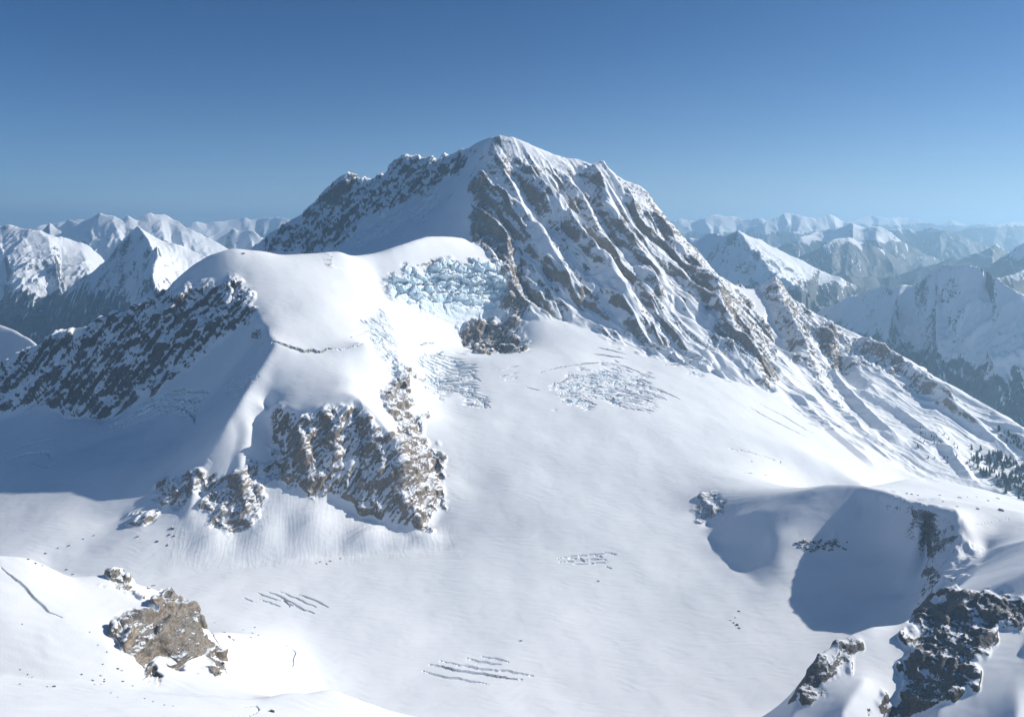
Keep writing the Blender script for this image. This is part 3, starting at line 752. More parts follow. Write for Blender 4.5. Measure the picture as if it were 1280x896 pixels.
SNOW = (0.80, 0.82, 0.85)
def alpine(name, rock_a=(.30, .235, .175), rock_b=(.10, .09, .085), forest=None, scale=1.0, thr=.68, rough_amp=1.0, dusting=.32):
    m = bpy.data.materials.new(name)
    t = NT(nodes_of(m))
    geo = t.n('ShaderNodeNewGeometry')
    pos = geo.outputs['Position']
    sep = t.n('ShaderNodeSeparateXYZ'); t.link(geo.outputs['Normal'], sep.inputs[0])
    nz = sep.outputs['Z']
    n_big = t.noise(pos, .012 * scale, 5, .6)
    n_mid = t.noise(pos, .05 * scale, 6, .62)
    n_fin = t.noise(pos, .22 * scale, 5, .65)
    # stretched strata
    mp = t.n('ShaderNodeMapping'); t.link(pos, mp.inputs[0])
    mp.inputs['Rotation'].default_value = (0.5, 0.4, 0.3); mp.inputs['Scale'].default_value = (.35, .35, 1.6)
    n_str = t.noise(mp.outputs[0], .09 * scale, 5, .6, .6)
    rockattr = t.attr('rock')
    slope = t.math('SUBTRACT', 1.0, nz)
    v = t.math('MULTIPLY_ADD', rockattr, .9, t.math('MULTIPLY', slope, 1.45))
    v = t.math('MULTIPLY_ADD', t.math('SUBTRACT', n_big, .5), 1.0, v)
    v = t.math('MULTIPLY_ADD', t.math('SUBTRACT', n_mid, .5), .35, v)
    v = t.math('MULTIPLY_ADD', t.math('SUBTRACT', n_str, .5), .6, v)
    v = t.math('MULTIPLY_ADD', t.math('SUBTRACT', n_fin, .5), .85, v)
    fac = t.smooth(v, thr + .20, thr + .27)
    rc = t.mix(t.smooth(n_str, .35, .65), rock_b, rock_a)
    rc = t.mix(t.smooth(n_big, .4, .62), rc, tuple(x * .55 for x in rock_a))
    rc = t.mix(t.smooth(n_fin, .5, .75), rc, tuple(min(1, x * 1.5) for x in rock_a))
    vo = t.n('ShaderNodeTexVoronoi', feature='DISTANCE_TO_EDGE'); t.link(mp.outputs[0], vo.inputs['Vector']); vo.inputs['Scale'].default_value = .16 * scale
    crack = t.math('MULTIPLY_ADD', t.smooth(vo.outputs['Distance'], .0, .06), .55, .45)
    rc = t.mix(crack, tuple(x * .35 for x in rock_b), rc)
    n_dust = t.noise(mp.outputs[0], .7 * scale, 4, .7)
    dust = t.smooth(t.math('MULTIPLY_ADD', nz, .35, t.math('MULTIPLY_ADD', n_mid, .4, n_dust)), .86, .98)
    rc = t.mix(t.math('MULTIPLY', dust, dusting), rc, SNOW)
    ice = t.attr('ice')
    icef = t.math('MULTIPLY', ice, t.smooth(t.math('MULTIPLY_ADD', t.math('SUBTRACT', n_mid, .5), .5, slope), .25, .75))
    sc = t.mix(t.smooth(n_big, .3, .7), SNOW, tuple(x * .96 for x in SNOW))
    sc = t.mix(icef, sc, (.64, .79, .86))
    rfac = t.math('MULTIPLY', fac, t.math('SUBTRACT', 1.0, t.math('MULTIPLY', ice, 1.6), clamp=True))
    if forest:
        f = t.attr('forest')
        fz = t.math('MULTIPLY_ADD', t.math('SUBTRACT', t.noise(pos, .02 * scale, 6, .7), .5), 1.6, f)
        ff = t.smooth(fz, .45, .6)
        sc = t.mix(ff, sc, forest)
    col = t.mix(rfac, sc, rc)
    bs = t.n('ShaderNodeBsdfPrincipled')
    t.link(col, bs.inputs['Base Color'])
    bs.inputs['Roughness'].default_value = .65
    bs.inputs['Specular IOR Level'].default_value = .25
    # relief too fine for the mesh
    hb = t.math('MULTIPLY', t.math('MULTIPLY_ADD', n_fin, 2.2, t.math('MULTIPLY', n_mid, 5.0)), t.math('MULTIPLY_ADD', rfac, .92, .05))
    rip = t.noise(pos, .5 * scale, 3, .6)
    hb = t.math('MULTIPLY_ADD', rip, .28, hb)
    bp = t.n('ShaderNodeBump'); bp.inputs['Strength'].default_value = 1.0 * rough_amp; bp.inputs['Distance'].default_value = 1.0 / scale
    t.link(hb, bp.inputs['Height']); t.link(bp.outputs[0], bs.inputs['Normal'])
    out = t.n('ShaderNodeOutputMaterial'); t.link(bs.outputs[0], out.inputs[0])
    return m

M_alp = alpine('snow_and_rock')
M_dark = alpine('snow_and_dark_rock', rock_a=(.13, .10, .08), rock_b=(.04, .04, .043), dusting=.6)
M_crag = alpine('snow_and_black_rock', rock_a=(.10, .072, .052), rock_b=(.022, .021, .022), dusting=.10)
M_tan = alpine('snow_and_tan_rock', rock_a=(.26, .21, .155), rock_b=(.09, .078, .065), dusting=.12)
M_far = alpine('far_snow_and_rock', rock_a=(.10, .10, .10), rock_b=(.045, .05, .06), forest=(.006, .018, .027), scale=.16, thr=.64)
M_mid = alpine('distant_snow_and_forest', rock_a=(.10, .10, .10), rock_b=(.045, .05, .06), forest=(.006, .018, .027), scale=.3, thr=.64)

# ------------------------------------------------------------------ mesh builders
def grid_mesh(name, X, Y, Zz, mask, mat, attrs=None, normals=None):
    """mask: faces to keep, shape (rows-1, cols-1)"""
    nr, nc = Zz.shape
    vid = np.full((nr, nc), -1, np.int32)
    use = np.zeros((nr, nc), bool)
    use[:-1, :-1] |= mask; use[1:, :-1] |= mask; use[:-1, 1:] |= mask; use[1:, 1:] |= mask
    nv = int(use.sum())
    vid[use] = np.arange(nv, dtype=np.int32)
    co = np.stack([X[use], Y[use], Zz[use]], 1).astype(np.float32)
    a = vid[:-1, :-1][mask]; b = vid[:-1, 1:][mask]; c = vid[1:, 1:][mask]; d = vid[1:, :-1][mask]
    lp = np.stack([a, b, c, d], 1).reshape(-1)
    nf = len(a)
    me = bpy.data.meshes.new(name)
    me.vertices.add(nv); me.vertices.foreach_set('co', co.reshape(-1))
    me.loops.add(nf * 4); me.loops.foreach_set('vertex_index', lp)
    me.polygons.add(nf); me.polygons.foreach_set('loop_start', np.arange(0, nf * 4, 4, dtype=np.int32))
    me.polygons.foreach_set('use_smooth', np.ones(nf, bool))
    me.update(calc_edges=True)
    for k, A in (attrs or {}).items():
        at = me.attributes.new(k, 'FLOAT', 'POINT'); at.data.foreach_set('value', A[use].astype(np.float32))
    me.materials.append(mat)
    if normals is not None:
        me.normals_split_custom_set_from_vertices(normals[use])
    o = bpy.data.objects.new(name, me)
    scene.collection.objects.link(o)
    return o

def tag(o, label, cat=None, kind=None, group=None):
    o['label'] = label
    if cat: o['category'] = cat
    if kind: o['kind'] = kind
    if group: o['group'] = group
    return o

# ------------------------------------------------------------------ the near massif, cut into its landforms
NRM = normals_of(XG, YG, Z)
lab = np.zeros(Z.shape, np.int16)
REG = [
    # name, label, polygon in bearings, distance range
    ('glacier', 'broad smooth white glacier basin with faint swells and small crevasse fields below the peak', None, 0, 0),
    ('mountain_shoulder', 'long snowy shoulder with carved gullies falling right from the main peak to the forest', [(915, 355), (945, 340), (1000, 360), (1300, 530), (1800, 700), (1800, 900), (1285, 660), (1165, 612), (1060, 560), (966, 490), (960, 430)], 3150, 7500),
    ('mountain_slope', 'bright streaked snow slope below the right end of the main rock wall', [(966, 486), (1060, 550), (1168, 608), (1120, 640), (1000, 600), (900, 530), (800, 450), (830, 425), (930, 465)], 3100, 4150),
    ('mountain_peak', 'tall central peak with a diagonal ribbed rock and snow face under a white summit cap', [(600, 100), (900, 100), (960, 390), (968, 488), (930, 468), (870, 444), (800, 432), (760, 424), (700, 396), (665, 402), (652, 442), (575, 442), (565, 412), (620, 398), (636, 350), (586, 296), (582, 250), (606, 170)], 3700, 5400),
    ('rocky_ridge', 'jagged shaded rock ridge climbing from the left to the summit of the central peak', [(300, 100), (606, 100), (606, 172), (582, 215), (541, 236), (501, 256), (447, 286), (424, 309), (300, 330)], 4800, 7500),
    ('snow_bowl', 'shaded hanging snow bowl with a broken ice edge below the jagged ridge', [(606, 172), (582, 215), (541, 236), (501, 256), (447, 286), (424, 309), (420, 330), (600, 330), (588, 296), (583, 250)], 4500, 5300),
    ('snow_dome', 'smooth sunlit rounded snow dome in front of the central peak, split by one long crevasse', [(225, 345), (262, 300), (420, 300), (500, 296), (600, 285), (640, 340), (630, 335), (470, 345), (480, 400), (500, 440), (505, 500), (440, 505), (345, 510), (300, 500), (345, 430), (310, 345)], 2840, 4540),
    ('cliff', 'shaded rock cliff dusted with snow at the left under the snow dome', [(-300, 600), (-300, 480), (0, 455), (120, 400), (215, 345), (262, 305), (300, 335), (325, 400), (262, 442), (200, 484), (140, 530), (60, 510), (0, 530)], 3250, 4200),
    ('snow_bay', 'blue shaded snow bay with curved crevasses between the left cliff and the buttress', [(325, 398), (262, 442), (200, 484), (140, 530), (60, 510), (0, 530), (-500, 640), (-500, 780), (0, 700), (60, 700), (165, 668), (210, 610), (262, 560), (300, 500), (345, 432)], 2400, 3560),
    ('rock_buttress', 'steep snow and rock buttress with white fans at its foot, left of the glacier basin', [(345, 432), (300, 500), (262, 560), (165, 668), (60, 700), (225, 716), (340, 704), (560, 686), (570, 660), (555, 600), (512, 500), (505, 440), (460, 430), (440, 500), (350, 505)], 2380, 3260),
    ('icefall', 'large pale blue wall of broken seracs hanging in front of the central peak', [(470, 350), (500, 336), (560, 327), (620, 325), (632, 345), (625, 385), (600, 402), (560, 405), (520, 388), (488, 372)], 3780, 4360),
    ('icefall', 'narrow strip of broken blue ice running down the right edge of the snow dome', [(455, 400), (480, 385), (500, 430), (508, 465), (495, 480), (470, 450)], 3150, 3800),
    ('icefall', 'small rounded icefall with curved crevasses between the dome and the glacier basin', [(520, 450), (560, 440), (600, 470), (612, 500), (600, 515), (570, 500), (535, 488)], 3200, 3800),
    ('icefall', 'flat oval field of grey blue crevasses in the middle of the glacier slope', [(690, 480), (720, 468), (770, 455), (810, 470), (830, 500), (800, 515), (760, 500), (700, 508)], 3000, 3800),
    ('snow_hill', 'sunlit speckled snow hillside at the far left edge behind the cliff', [(-500, 300), (0, 395), (50, 420), (60, 470), (-500, 520)], 4250, 5200),
]
sr = {}
for k, (nm, lb, poly, ya, yb) in enumerate(REG):
    if poly:
        m_ = poly_mask(UG, VG, poly) & (YG > ya) & (YG < yb)
        lab[m_] = k
TANn = Z / YG
vis = TANn >= np.maximum.accumulate(TANn, axis=0) - 1e-4
rows = np.where(vis, np.arange(Z.shape[0])[:, None], 0)
last = np.maximum.accumulate(rows, axis=0)
lab = np.take_along_axis(lab, last, axis=0)
# the nearer landforms are cut by distance
R0 = len(REG)
REG += [('snow_bank', 'low smooth snow bank along the bottom left edge, nearest of all'),
        ('foreground_slope', 'bright snow slope with a tan rock outcrop in the lower left foreground'),
        ('moraine', 'small curved snow spur between the lower left slope and the glacier'),
        ('crag', 'dark rock crag with snow ledges in the lower right corner'),
        ('snow_ridge', 'snow ridge with a deep shaded hollow at the right, behind the corner crag'),
        ('snow_plateau', 'flat sunlit snow plateau dotted with stones at the right, behind the ridge')]
bank = np.interp(ug, [-460, 0, 240, 328, 443, 640], [905, 955, 995, 1035, 1095, 1085])[None]
fore = np.interp(ug, [-460, 0, 120, 225, 275, 326, 400], [1260, 1265, 1305, 1315, 1245, 1150, 1100])[None]
lab[(YG < bank) & (UG < 640)] = R0
lab[(YG >= bank) & (YG < fore) & (UG < 400)] = R0 + 1
lab[(YG >= fore) & (YG < 1900) & (UG < 385)] = R0 + 2
lab[(YG < 1745) & (UG > 960)] = R0 + 3
ridge_front = np.interp(ug, [840, 870, 960, 1135, 1160, 1240], [2500, 2420, 2175, 2060, 1760, 1745])[None]
crest = np.interp(ug, [840, 866, 886, 953, 1014, 1067, 1101, 1137, 1164, 1194, 1208, 1233, 1260], [2640, 2640, 2670, 2590, 2470, 2415, 2350, 2250, 2195, 2150, 2105, 2065, 1930])[None]
lab[(YG >= ridge_front) & (YG < crest) & (UG > 845)] = R0 + 4
lab[(YG >= crest) & (YG < 3000) & (UG > 1067)] = R0 + 5
lab[(YG >= crest) & (YG < crest + 120) & (UG > 845) & (UG <= 1067)] = R0 + 4
fl = lab[:-1, :-1]
for k, rg in enumerate(REG):
    mk = fl == k
    if mk.sum() < 50:
        print('EMPTY region', rg[0]); continue
    o = grid_mesh(rg[0], XG, YG, Z, mk, {'crag': M_crag, 'cliff': M_dark, 'snow_ridge': M_dark, 'rocky_ridge': M_dark, 'foreground_slope': M_tan, 'snow_bank': M_tan, 'moraine': M_tan}.get(rg[0], M_alp), {'rock': ROCK, 'ice': ICE}, NRM)
    tag(o, rg[1], None, 'structure')
    print(rg[0], int(mk.sum()))

# ------------------------------------------------------------------ distant mountains
def crest_fn(pts):
    us = [p[0] for p in pts]; vs = [p[1] for p in pts]
    return lambda u: np.interp(u, us, vs)

def mountain(label, crest, Yc, wf=.30, wb=.18, floor=-2700, treeline=-1300, spurs=(), auto=26, seed=1, mat=None, rough=1.0, step=1.3, jag=2.3, skew=.5, name='distant_mountain', nrow=230, clear=(0, 0), bare=0.0):
    rnd = random.Random(seed)
    fn = crest_fn(crest)
    yf = crest_fn([(p[0], p[2] if len(p) > 2 else 1.0) for p in crest])
    ua, ub = crest[0][0], crest[-1][0]
    h = step / F
    yfs = [p[2] if len(p) > 2 else 1.0 for p in crest]
    Ya, Yb = Yc * (1 - wf) * min(yfs), Yc * (1 + wb) * max(yfs)
    hs = math.log(Yb / Ya) / nrow
    # the crest itself, jagged
    us = np.arange(ua, ub + 1, 3.0)
    j = fbm(us / 22.0, us * 0 + seed, 4, seed) * jag * 2
    yw = fbm(us / 90.0, us * 0 + seed + 5, 3, seed) * .05
    edge = np.clip(np.minimum(us - ua, ub - us) / 15.0, 0, 1)
    cr = [(u, (HV - fn(u) + jj * e) * Yc * yf(u) * (1 + w_) / F, Yc * yf(u) * (1 + w_)) for u, jj, w_, e in zip(us, j, yw, edge)]
    lines = [cr]
    zf = floor
    lines.append([(ua, zf, Ya), (ub, zf, Ya)]); lines.append([(ua, zf, Yb), (ub, zf, Yb)])
    foot = lambda u, w_: float(np.clip(Yc * yf(np.clip(u, ua, ub)) * (1 + w_), Ya, Yb))
    for w_ in (-wf, wb):
        lines.append([(u_, zf, foot(u_, w_)) for u_ in np.linspace(ua, ub, 30)])
    # spurs and gullies on both sides
    u = ua + auto * .3; k = 0
    while u < ub:
        c = cr[int(np.clip((u - ua) / 3.0, 0, len(cr) - 1))]
        sk = skew * rnd.uniform(-.3, 1.2) * auto * 2.0
        lo = .46 if k % 2 == 0 else .53
        for Ye in (foot(c[0] + sk, -wf), foot(c[0] + sk, wb)):
            if clear[0] < c[0] < clear[1] and Ye < c[2]: continue
            pts = [c]; wk = 0
            for t in (.25, .5, .75):
                fall = (lo * t * 2 if t <= .5 else lo + (1 - lo) * (t - .5) * 2)
                if t == .25: fall = lo * (.50 if k % 2 == 0 else .56)
                wk += rnd.uniform(-.45, .45) * auto
                pts.append((c[0] + sk * t + wk, c[1] + (zf - c[1]) * fall, c[2] + (Ye - c[2]) * t))
            lines.append(pts)
        u += auto * rnd.uniform(.4, .75); k += 1
    lines += list(spurs)
    NUl = int((ub - ua) / F / h) + 1; NSl = nrow + 1
    z = solve(lines, ua, Ya, h, NUl, NSl) if abs(h - hs) < 1e-9 else solve2(lines, ua, Ya, h, hs, NUl, NSl)
    uu = ua + np.arange(NUl) * h * F; Yy = Ya * np.exp(np.arange(NSl) * hs)
    Ug, Yg = np.meshgrid(uu, Yy); Xg = (Ug - CU) / F * Yg
    lam = Yc * .05
    wx = fbm(Xg / lam, Yg / lam, 3, seed + 3) * lam * .35; wy = fbm(Xg / lam + 9, Yg / lam, 3, seed + 4) * lam * .35
    Ycr = Yc * yf(Ug)
    amp_ = np.clip(np.abs(Yg - Ycr) / (Ycr * .06), .12, 1) * np.clip((z - zf) / 900, 0, 1)
    r = ridged((Xg + wx) / lam, (Yg + wy) / lam * .8, 5, seed + 11) - .42
    r2 = ridged((Xg + wx * .5) / (lam * .28), (Yg + wy * .5) / (lam * .28), 4, seed + 17) - .42
    zz = z + amp_ * (r * lam * .22 + r2 * lam * .095) * rough
    forest = sstep(treeline + 180, treeline - 220, zz + fbm(Xg / (lam * .5), Yg / (lam * .5), 4, seed + 23) * 190)
    track = ridged((Xg + wx * .6) / (lam * .16), Yg / (lam * 1.2), 2, seed + 29)
    forest = forest * (1 - .75 * sstep(.55, .85, track) * sstep(treeline - 1200, treeline - 200, zz))
    rock = .10 + bare + .12 * sstep(-.1, .4, fbm(Xg / lam, Yg / lam, 3, seed + 31))
    nr = normals_of(Xg, Yg, zz)
    o = grid_mesh(name, Xg, Yg, zz, np.ones((NSl - 1, NUl - 1), bool), mat or M_far, {'rock': rock, 'ice': rock * 0, 'forest': forest}, nr)
    tag(o, label, None, 'structure')
    return o

def solve2(lines, ua, Ya, h, hs, nu, ns):
    """same relaxation on a grid whose rows are spaced differently: squeeze distance, then solve"""
    k = h / hs
    sq = [[(u, z, Ya * (Y / Ya) ** k) for u, z, Y in ln] for ln in lines]
    return solve(sq, ua, Ya, h, nu, ns)

# right side, near to far
mountain('broad snowy range with a dark forested foot at the right edge, nearest of the right hand ranges',
    [(960, 440, 1.32), (1000, 405, 1.3), (1030, 386, 1.26), (1060, 371, 1.2), (1085, 364, 1.16), (1106, 355, 1.12), (1112, 358, 1.11), (1140, 357, 1.08), (1155, 347, 1.06), (1175, 332, 1.03), (1190, 333, 1.01), (1205, 329, 1.0), (1220, 332, .98), (1235, 340, .95), (1250, 352, .92), (1275, 366, .88), (1300, 375, .85), (1400, 400, .8), (1650, 430, .8)], 8600, .34, .25, -2700, -1230, auto=34, seed=3, skew=.9,
    spurs=[V((1205, 329, 8600), (1228, 345, 8350), (1238, 375, 8000), (1240, 405, 7650), (1236, 435, 7250), (1250, 480, 6700))], clear=(1180, 1265), bare=-.28, nrow=420, mat=M_mid, name='mountain_range')
mountain('pointed snowy mountain with a shaded left flank and sunlit right ribs, right of the central peak',
    [(820, 330, 1.14), (862, 297, 1.1), (872, 300, 1.09), (885, 292, 1.07), (897, 291, 1.05), (905, 296, 1.03), (923, 287), (935, 293), (950, 300), (975, 313), (1000, 326), (1030, 340), (1060, 352), (1110, 375), (1150, 400)], 12500, .28, .2, -2700, -820, auto=26, seed=8, skew=1.0,
    spurs=[V((923, 287, 12500), (938, 306, 12000), (960, 330, 11500), (985, 350, 11000), (1010, 370, 10500))], clear=(850, 1000), nrow=300)
mountain('low blue forested ridge in the right hand valley between the pointed mountain and the broad range',
    [(930, 375), (970, 345), (1000, 338), (1040, 342), (1075, 347), (1110, 345), (1140, 352), (1180, 375), (1230, 400)], 14500, .2, .15, -2700, 300, auto=30, seed=9, nrow=150)
mountain('flat topped blue mountain with two snow streaks on its right slope',
    [(990, 325), (1012, 315), (1030, 304), (1050, 298), (1065, 297), (1080, 304), (1095, 309), (1115, 318), (1140, 333), (1170, 350)], 17500, .2, .15, -2700, -300, auto=28, seed=12, nrow=170, skew=.9)
mountain('hazy mountain with a sharp top and bright snow ribs, behind the flat topped blue one',
    [(955, 318), (985, 303), (1010, 294), (1023, 289), (1040, 287), (1066, 279), (1078, 286), (1098, 282), (1110, 290), (1130, 303), (1160, 318), (1200, 335)], 21000, .2, .15, -2700, -330, auto=26, seed=14, nrow=170, skew=1.0)
mountain('hazy blue range with a level crest at the right, below the skyline',
    [(1080, 300), (1098, 289), (1125, 285), (1150, 288), (1165, 284), (1185, 287), (1205, 295), (1235, 308), (1270, 320)], 25000, .18, .15, -2700, 0, auto=24, seed=18, nrow=150)
mountain('small blue peak near the right edge in front of the hazy ranges',
    [(1120, 345), (1150, 334), (1170, 330), (1185, 322), (1200, 324), (1225, 316), (1246, 306), (1262, 314), (1290, 322), (1340, 330)], 17000, .2, .15, -2700, -300, auto=24, seed=21, nrow=160)
mountain('steep blue slope rising out of the picture at the right edge',
    [(1200, 350), (1232, 333), (1250, 323), (1270, 310), (1285, 301), (1310, 290), (1360, 285), (1450, 310)], 13500, .22, .2, -2700, -420, auto=24, seed=24, nrow=180)
mountain('dark pointed shoulder peeping up behind the broad range at the right edge',
    [(1235, 352), (1262, 342), (1280, 337), (1300, 335), (1360, 345), (1420, 370)], 10500, .2, .2, -2700, -600, auto=24, seed=27, nrow=160)
mountain('pale hazy skyline range with snow patches just right of the central peak',
    [(800, 290), (850, 274), (870, 276), (893, 269), (910, 270), (935, 274), (955, 273), (985, 280), (1000, 284), (1030, 292)], 34000, .14, .12, -2700, -150, auto=20, seed=31, nrow=110, jag=1.7)
mountain('pale hazy skyline range with a pointed top in the middle of the right side',
    [(930, 286), (960, 276), (980, 267), (1000, 269), (1020, 273), (1037, 268), (1055, 277), (1080, 284), (1110, 290)], 30000, .14, .12, -2700, -100, auto=20, seed=33, nrow=110, jag=1.7)
mountain('faint hazy skyline range farthest away at the right',
    [(1030, 290), (1060, 277), (1091, 269), (1110, 273), (1123, 271), (1150, 276), (1175, 282), (1188, 275), (1210, 282), (1235, 278), (1262, 279), (1290, 277), (1400, 280), (1500, 290)], 42000, .12, .1, -2700, 200, auto=20, seed=35, nrow=100, jag=1.7)
mountain('faint low range fading into haze at the far right',
    [(1150, 300), (1180, 292), (1215, 285), (1240, 281), (1265, 279), (1300, 276), (1400, 280), (1500, 300)], 33000, .12, .1, -2700, 100, auto=20, seed=37, nrow=100, jag=1.7)
mountain('faintest pale range on the horizon behind the central peak',
    [(640, 292), (700, 282), (760, 279), (820, 280), (860, 277), (900, 276), (930, 280), (960, 273), (1010, 276), (1080, 280), (1160, 284), (1250, 284), (1350, 282)], 50000, .1, .08, -2700, 200, auto=20, seed=39, nrow=90, jag=1.7)
# left side
mountain('steep pyramid mountain with a shaded forested left flank, nearest on the left',
    [(-120, 450, 1.18), (0, 414, 1.15), (30, 398, 1.14), (60, 378, 1.12), (85, 362, 1.1), (100, 348, 1.08), (118, 338, 1.06), (135, 322, 1.045), (150, 303, 1.03), (163, 290, 1.01), (172, 282, 1.0), (180, 289), (200, 300), (225, 306), (250, 318), (280, 335), (320, 360), (400, 400)], 11000, .24, .2, -2700, -860, auto=30, seed=42, skew=.7,
    spurs=[V((172, 282, 11000), (186, 300, 10600), (198, 315, 10200), (190, 345, 9700), (200, 375, 9200), (215, 410, 8700))], clear=(60, 225), bare=-.2, nrow=380, mat=M_mid, name='mountain_range')
mountain('long sunlit snow range with dark forest below at the left edge',
    [(-200, 290), (-100, 285), (0, 283), (12, 281), (30, 286), (45, 288), (55, 292), (75, 296), (100, 303), (120, 312), (135, 330), (160, 360), (190, 400)], 14000, .26, .2, -2700, -1000, auto=34, seed=45, skew=.9, nrow=280)
mountain('cluster of sharp sunlit white peaks behind the pyramid mountain on the left',
    [(20, 310), (50, 290), (62, 279), (72, 286), (85, 274), (100, 280), (123, 265), (140, 271), (152, 274), (160, 269), (172, 275), (188, 266), (205, 270), (222, 276), (232, 284), (250, 292), (275, 305), (300, 320)], 18500, .22, .15, -2700, -900, auto=26, seed=48, skew=.8, nrow=230)
mountain('small dark pointed peak between the white peaks and the shaded ridge',
    [(262, 305), (280, 296), (291, 283), (300, 288), (310, 287), (325, 296), (350, 310)], 20000, .18, .12, -2700, -900, auto=18, seed=51, nrow=140)
mountain('far pale snow range on the skyline left of the jagged ridge',
    [(180, 300), (215, 287), (245, 277), (258, 280), (270, 276), (290, 274), (305, 272), (322, 274), (345, 271), (362, 274), (390, 280), (450, 290)], 30000, .15, .12, -2700, -1000, auto=20, seed=54, nrow=130, jag=1.9)
mountain('far pale snow range on the skyline at the far left',
    [(-200, 292), (-100, 288), (-40, 285), (0, 287), (40, 286), (60, 280), (90, 276), (110, 275), (140, 283), (200, 295)], 27000, .15, .12, -2700, -1000, auto=20, seed=57, nrow=130, jag=1.9)

# valley floor reaching the horizon
def valley():
    us = np.linspace(-1.9, 1.9, 60); ys = np.linspace(-2000, 62000, 80)
    Xv, Yv = np.meshgrid(us * 40000, ys)
    zz = np.full(Xv.shape, -2705.0) + fbm(Xv / 9000, Yv / 9000, 3, 201) * 40
    o = grid_mesh('valley_floor', Xv, Yv, zz, np.ones((79, 59), bool), M_far, {'rock': zz * 0, 'ice': zz * 0, 'forest': zz * 0 + 1}, normals_of(Xv, Yv, zz))
    tag(o, 'dark forested valley floor far below between the ranges', None, 'structure')
valley()

# ------------------------------------------------------------------ air
def haze():
    me = bpy.data.meshes.new('haze')
    x0, x1, y0, y1, z0, z1 = -78000, 78000, -4000, 64000, -2800, 980
    vs = [(x, y, z) for z in (z0, z1) for y in (y0, y1) for x in (x0, x1)]
    fs = [(0, 2, 3, 1), (4, 5, 7, 6), (0, 1, 5, 4), (2, 6, 7, 3), (0, 4, 6, 2), (1, 3, 7, 5)]
    me.from_pydata(vs, [], fs)
    o = bpy.data.objects.new('haze', me); scene.collection.objects.link(o)
    m = bpy.data.materials.new('haze_air')
    nt = nodes_of(m)
    v = nt.nodes.new('ShaderNodeVolumePrincipled'); out = nt.nodes.new('ShaderNodeOutputMaterial')
    v.inputs['Color'].default_value = (.46, .74, 1.0, 1)
    v.inputs['Density'].default_value = HAZE
    v.inputs['Anisotropy'].default_value = .45
    nt.links.new(v.outputs[0], out.inputs['Volume'])
    me.materials.append(m)
    tag(o, 'thin blue air haze over the valleys and far ranges', None, 'stuff')
HAZE = 3.5e-5
haze()

# ------------------------------------------------------------------ stones
def stone_mat():
    m = bpy.data.materials.new('bare_stone')
    t = NT(nodes_of(m)); geo = t.n('ShaderNodeNewGeometry')
    sep = t.n('ShaderNodeSeparateXYZ'); t.link(geo.outputs['Normal'], sep.inputs[0])
    n = t.noise(geo.outputs['Position'], .5, 4, .6)
    c = t.mix(t.smooth(n, .35, .65), (.05, .047, .045), (.15, .125, .10))
    c = t.mix(t.smooth(t.math('MULTIPLY_ADD', n, .5, sep.outputs['Z']), 1.05, 1.15), c, SNOW)
    bs = t.n('ShaderNodeBsdfPrincipled'); t.link(c, bs.inputs['Base Color']); bs.inputs['Roughness'].default_value = .85
    out = t.n('ShaderNodeOutputMaterial'); t.link(bs.outputs[0], out.inputs[0])
    return m
M_stone = stone_mat()
import bmesh
def stone_mesh(seed):
    r = random.Random(seed)
    bm = bmesh.new(); bmesh.ops.create_icosphere(bm, subdivisions=2, radius=1)
    ax = [r.uniform(.75, 1.3), r.uniform(.7, 1.0), r.uniform(.45, .8)]
    cuts = [Vector((r.uniform(-1, 1), r.uniform(-1, 1), r.uniform(-.3, 1))).normalized() for _ in range(7)]
    for v in bm.verts:
        for c in cuts:
            d = v.co.dot(c) - r.uniform(.60, .66)
            if d > 0: v.co -= c * d * .9
        v.co = Vector((v.co.x * ax[0], v.co.y * ax[1], v.co.z * ax[2])) * r.uniform(.93, 1.07)
    me = bpy.data.meshes.new('boulder'); bm.to_mesh(me); bm.free(); me.materials.append(M_stone)
    return me
stones = [stone_mesh(k) for k in range(7)]
rs = random.Random(5)
def boulder(u, v, px, label, group=None):
    x, y, z = pick(u, v)
    r = px * y / F * .5
    o = bpy.data.objects.new('boulder', rs.choice(stones)); scene.collection.objects.link(o)
    o.location = (float(x), float(y), float(z) + r * .12); o.scale = (r * 1.25, r, r)
    o.rotation_euler = (rs.uniform(-.3, .3), rs.uniform(-.3, .3), rs.uniform(0, 6.28))
    tag(o, label, 'boulder', None, group)
def cluster(pts, label, group):
    for p in pts: boulder(p[0], p[1], p[2], label, group)
boulder(748, 726, 3.6, 'lone dark boulder on the open glacier below the small central crevasse field')
boulder(651, 801, 3.0, 'tiny flat dark boulder alone on the glacier above the long lowest crevasses')
boulder(304, 317, 4.5, 'small dark rock tooth standing on top of the rounded snow dome')
boulder(340, 889, 9.0, 'brown rock poking through the nearest snow bank at the bottom edge')
boulder(939, 577, 2.2, 'tiny dark stone on the wide snow slope below the right end of the rock wall')
boulder(1252, 638, 7.0, 'widest stone on the snow plateau at the right edge')
boulder(67, 858, 5.5, 'larger dark stone at the foot of the bright lower left slope')
boulder(186, 735, 6.0, 'dark stone on the crest of the lower left slope just above the tan outcrop')
boulder(1058, 679, 3.0, 'single small stone just right of the dark rubble patch in the shaded hollow')
boulder(24, 855, 3.0, 'single dark stone at the far left foot of the lower left slope')
cluster([(923, 764, 3), (921, 781, 4), (917, 778, 3), (913, 775, 2.6), (924, 785, 3), (919, 772, 2)], 'one of a few dark stones on the glacier left of the lower right crag', 'stones on the glacier by the crag')
cluster([(1133, 617, 3), (1139, 618, 3.4), (1147, 619, 3.4), (1174, 619, 2.6), (1200, 622, 4), (1220, 621, 2.6), (1235, 626, 3.6), (1247, 623, 3.6), (1222, 636, 4.5), (1196, 633, 3.4), (1178, 627, 2.4), (1209, 621, 2)], 'small dark stone dotted on the sunlit snow plateau at the right', 'stones on the snow plateau')
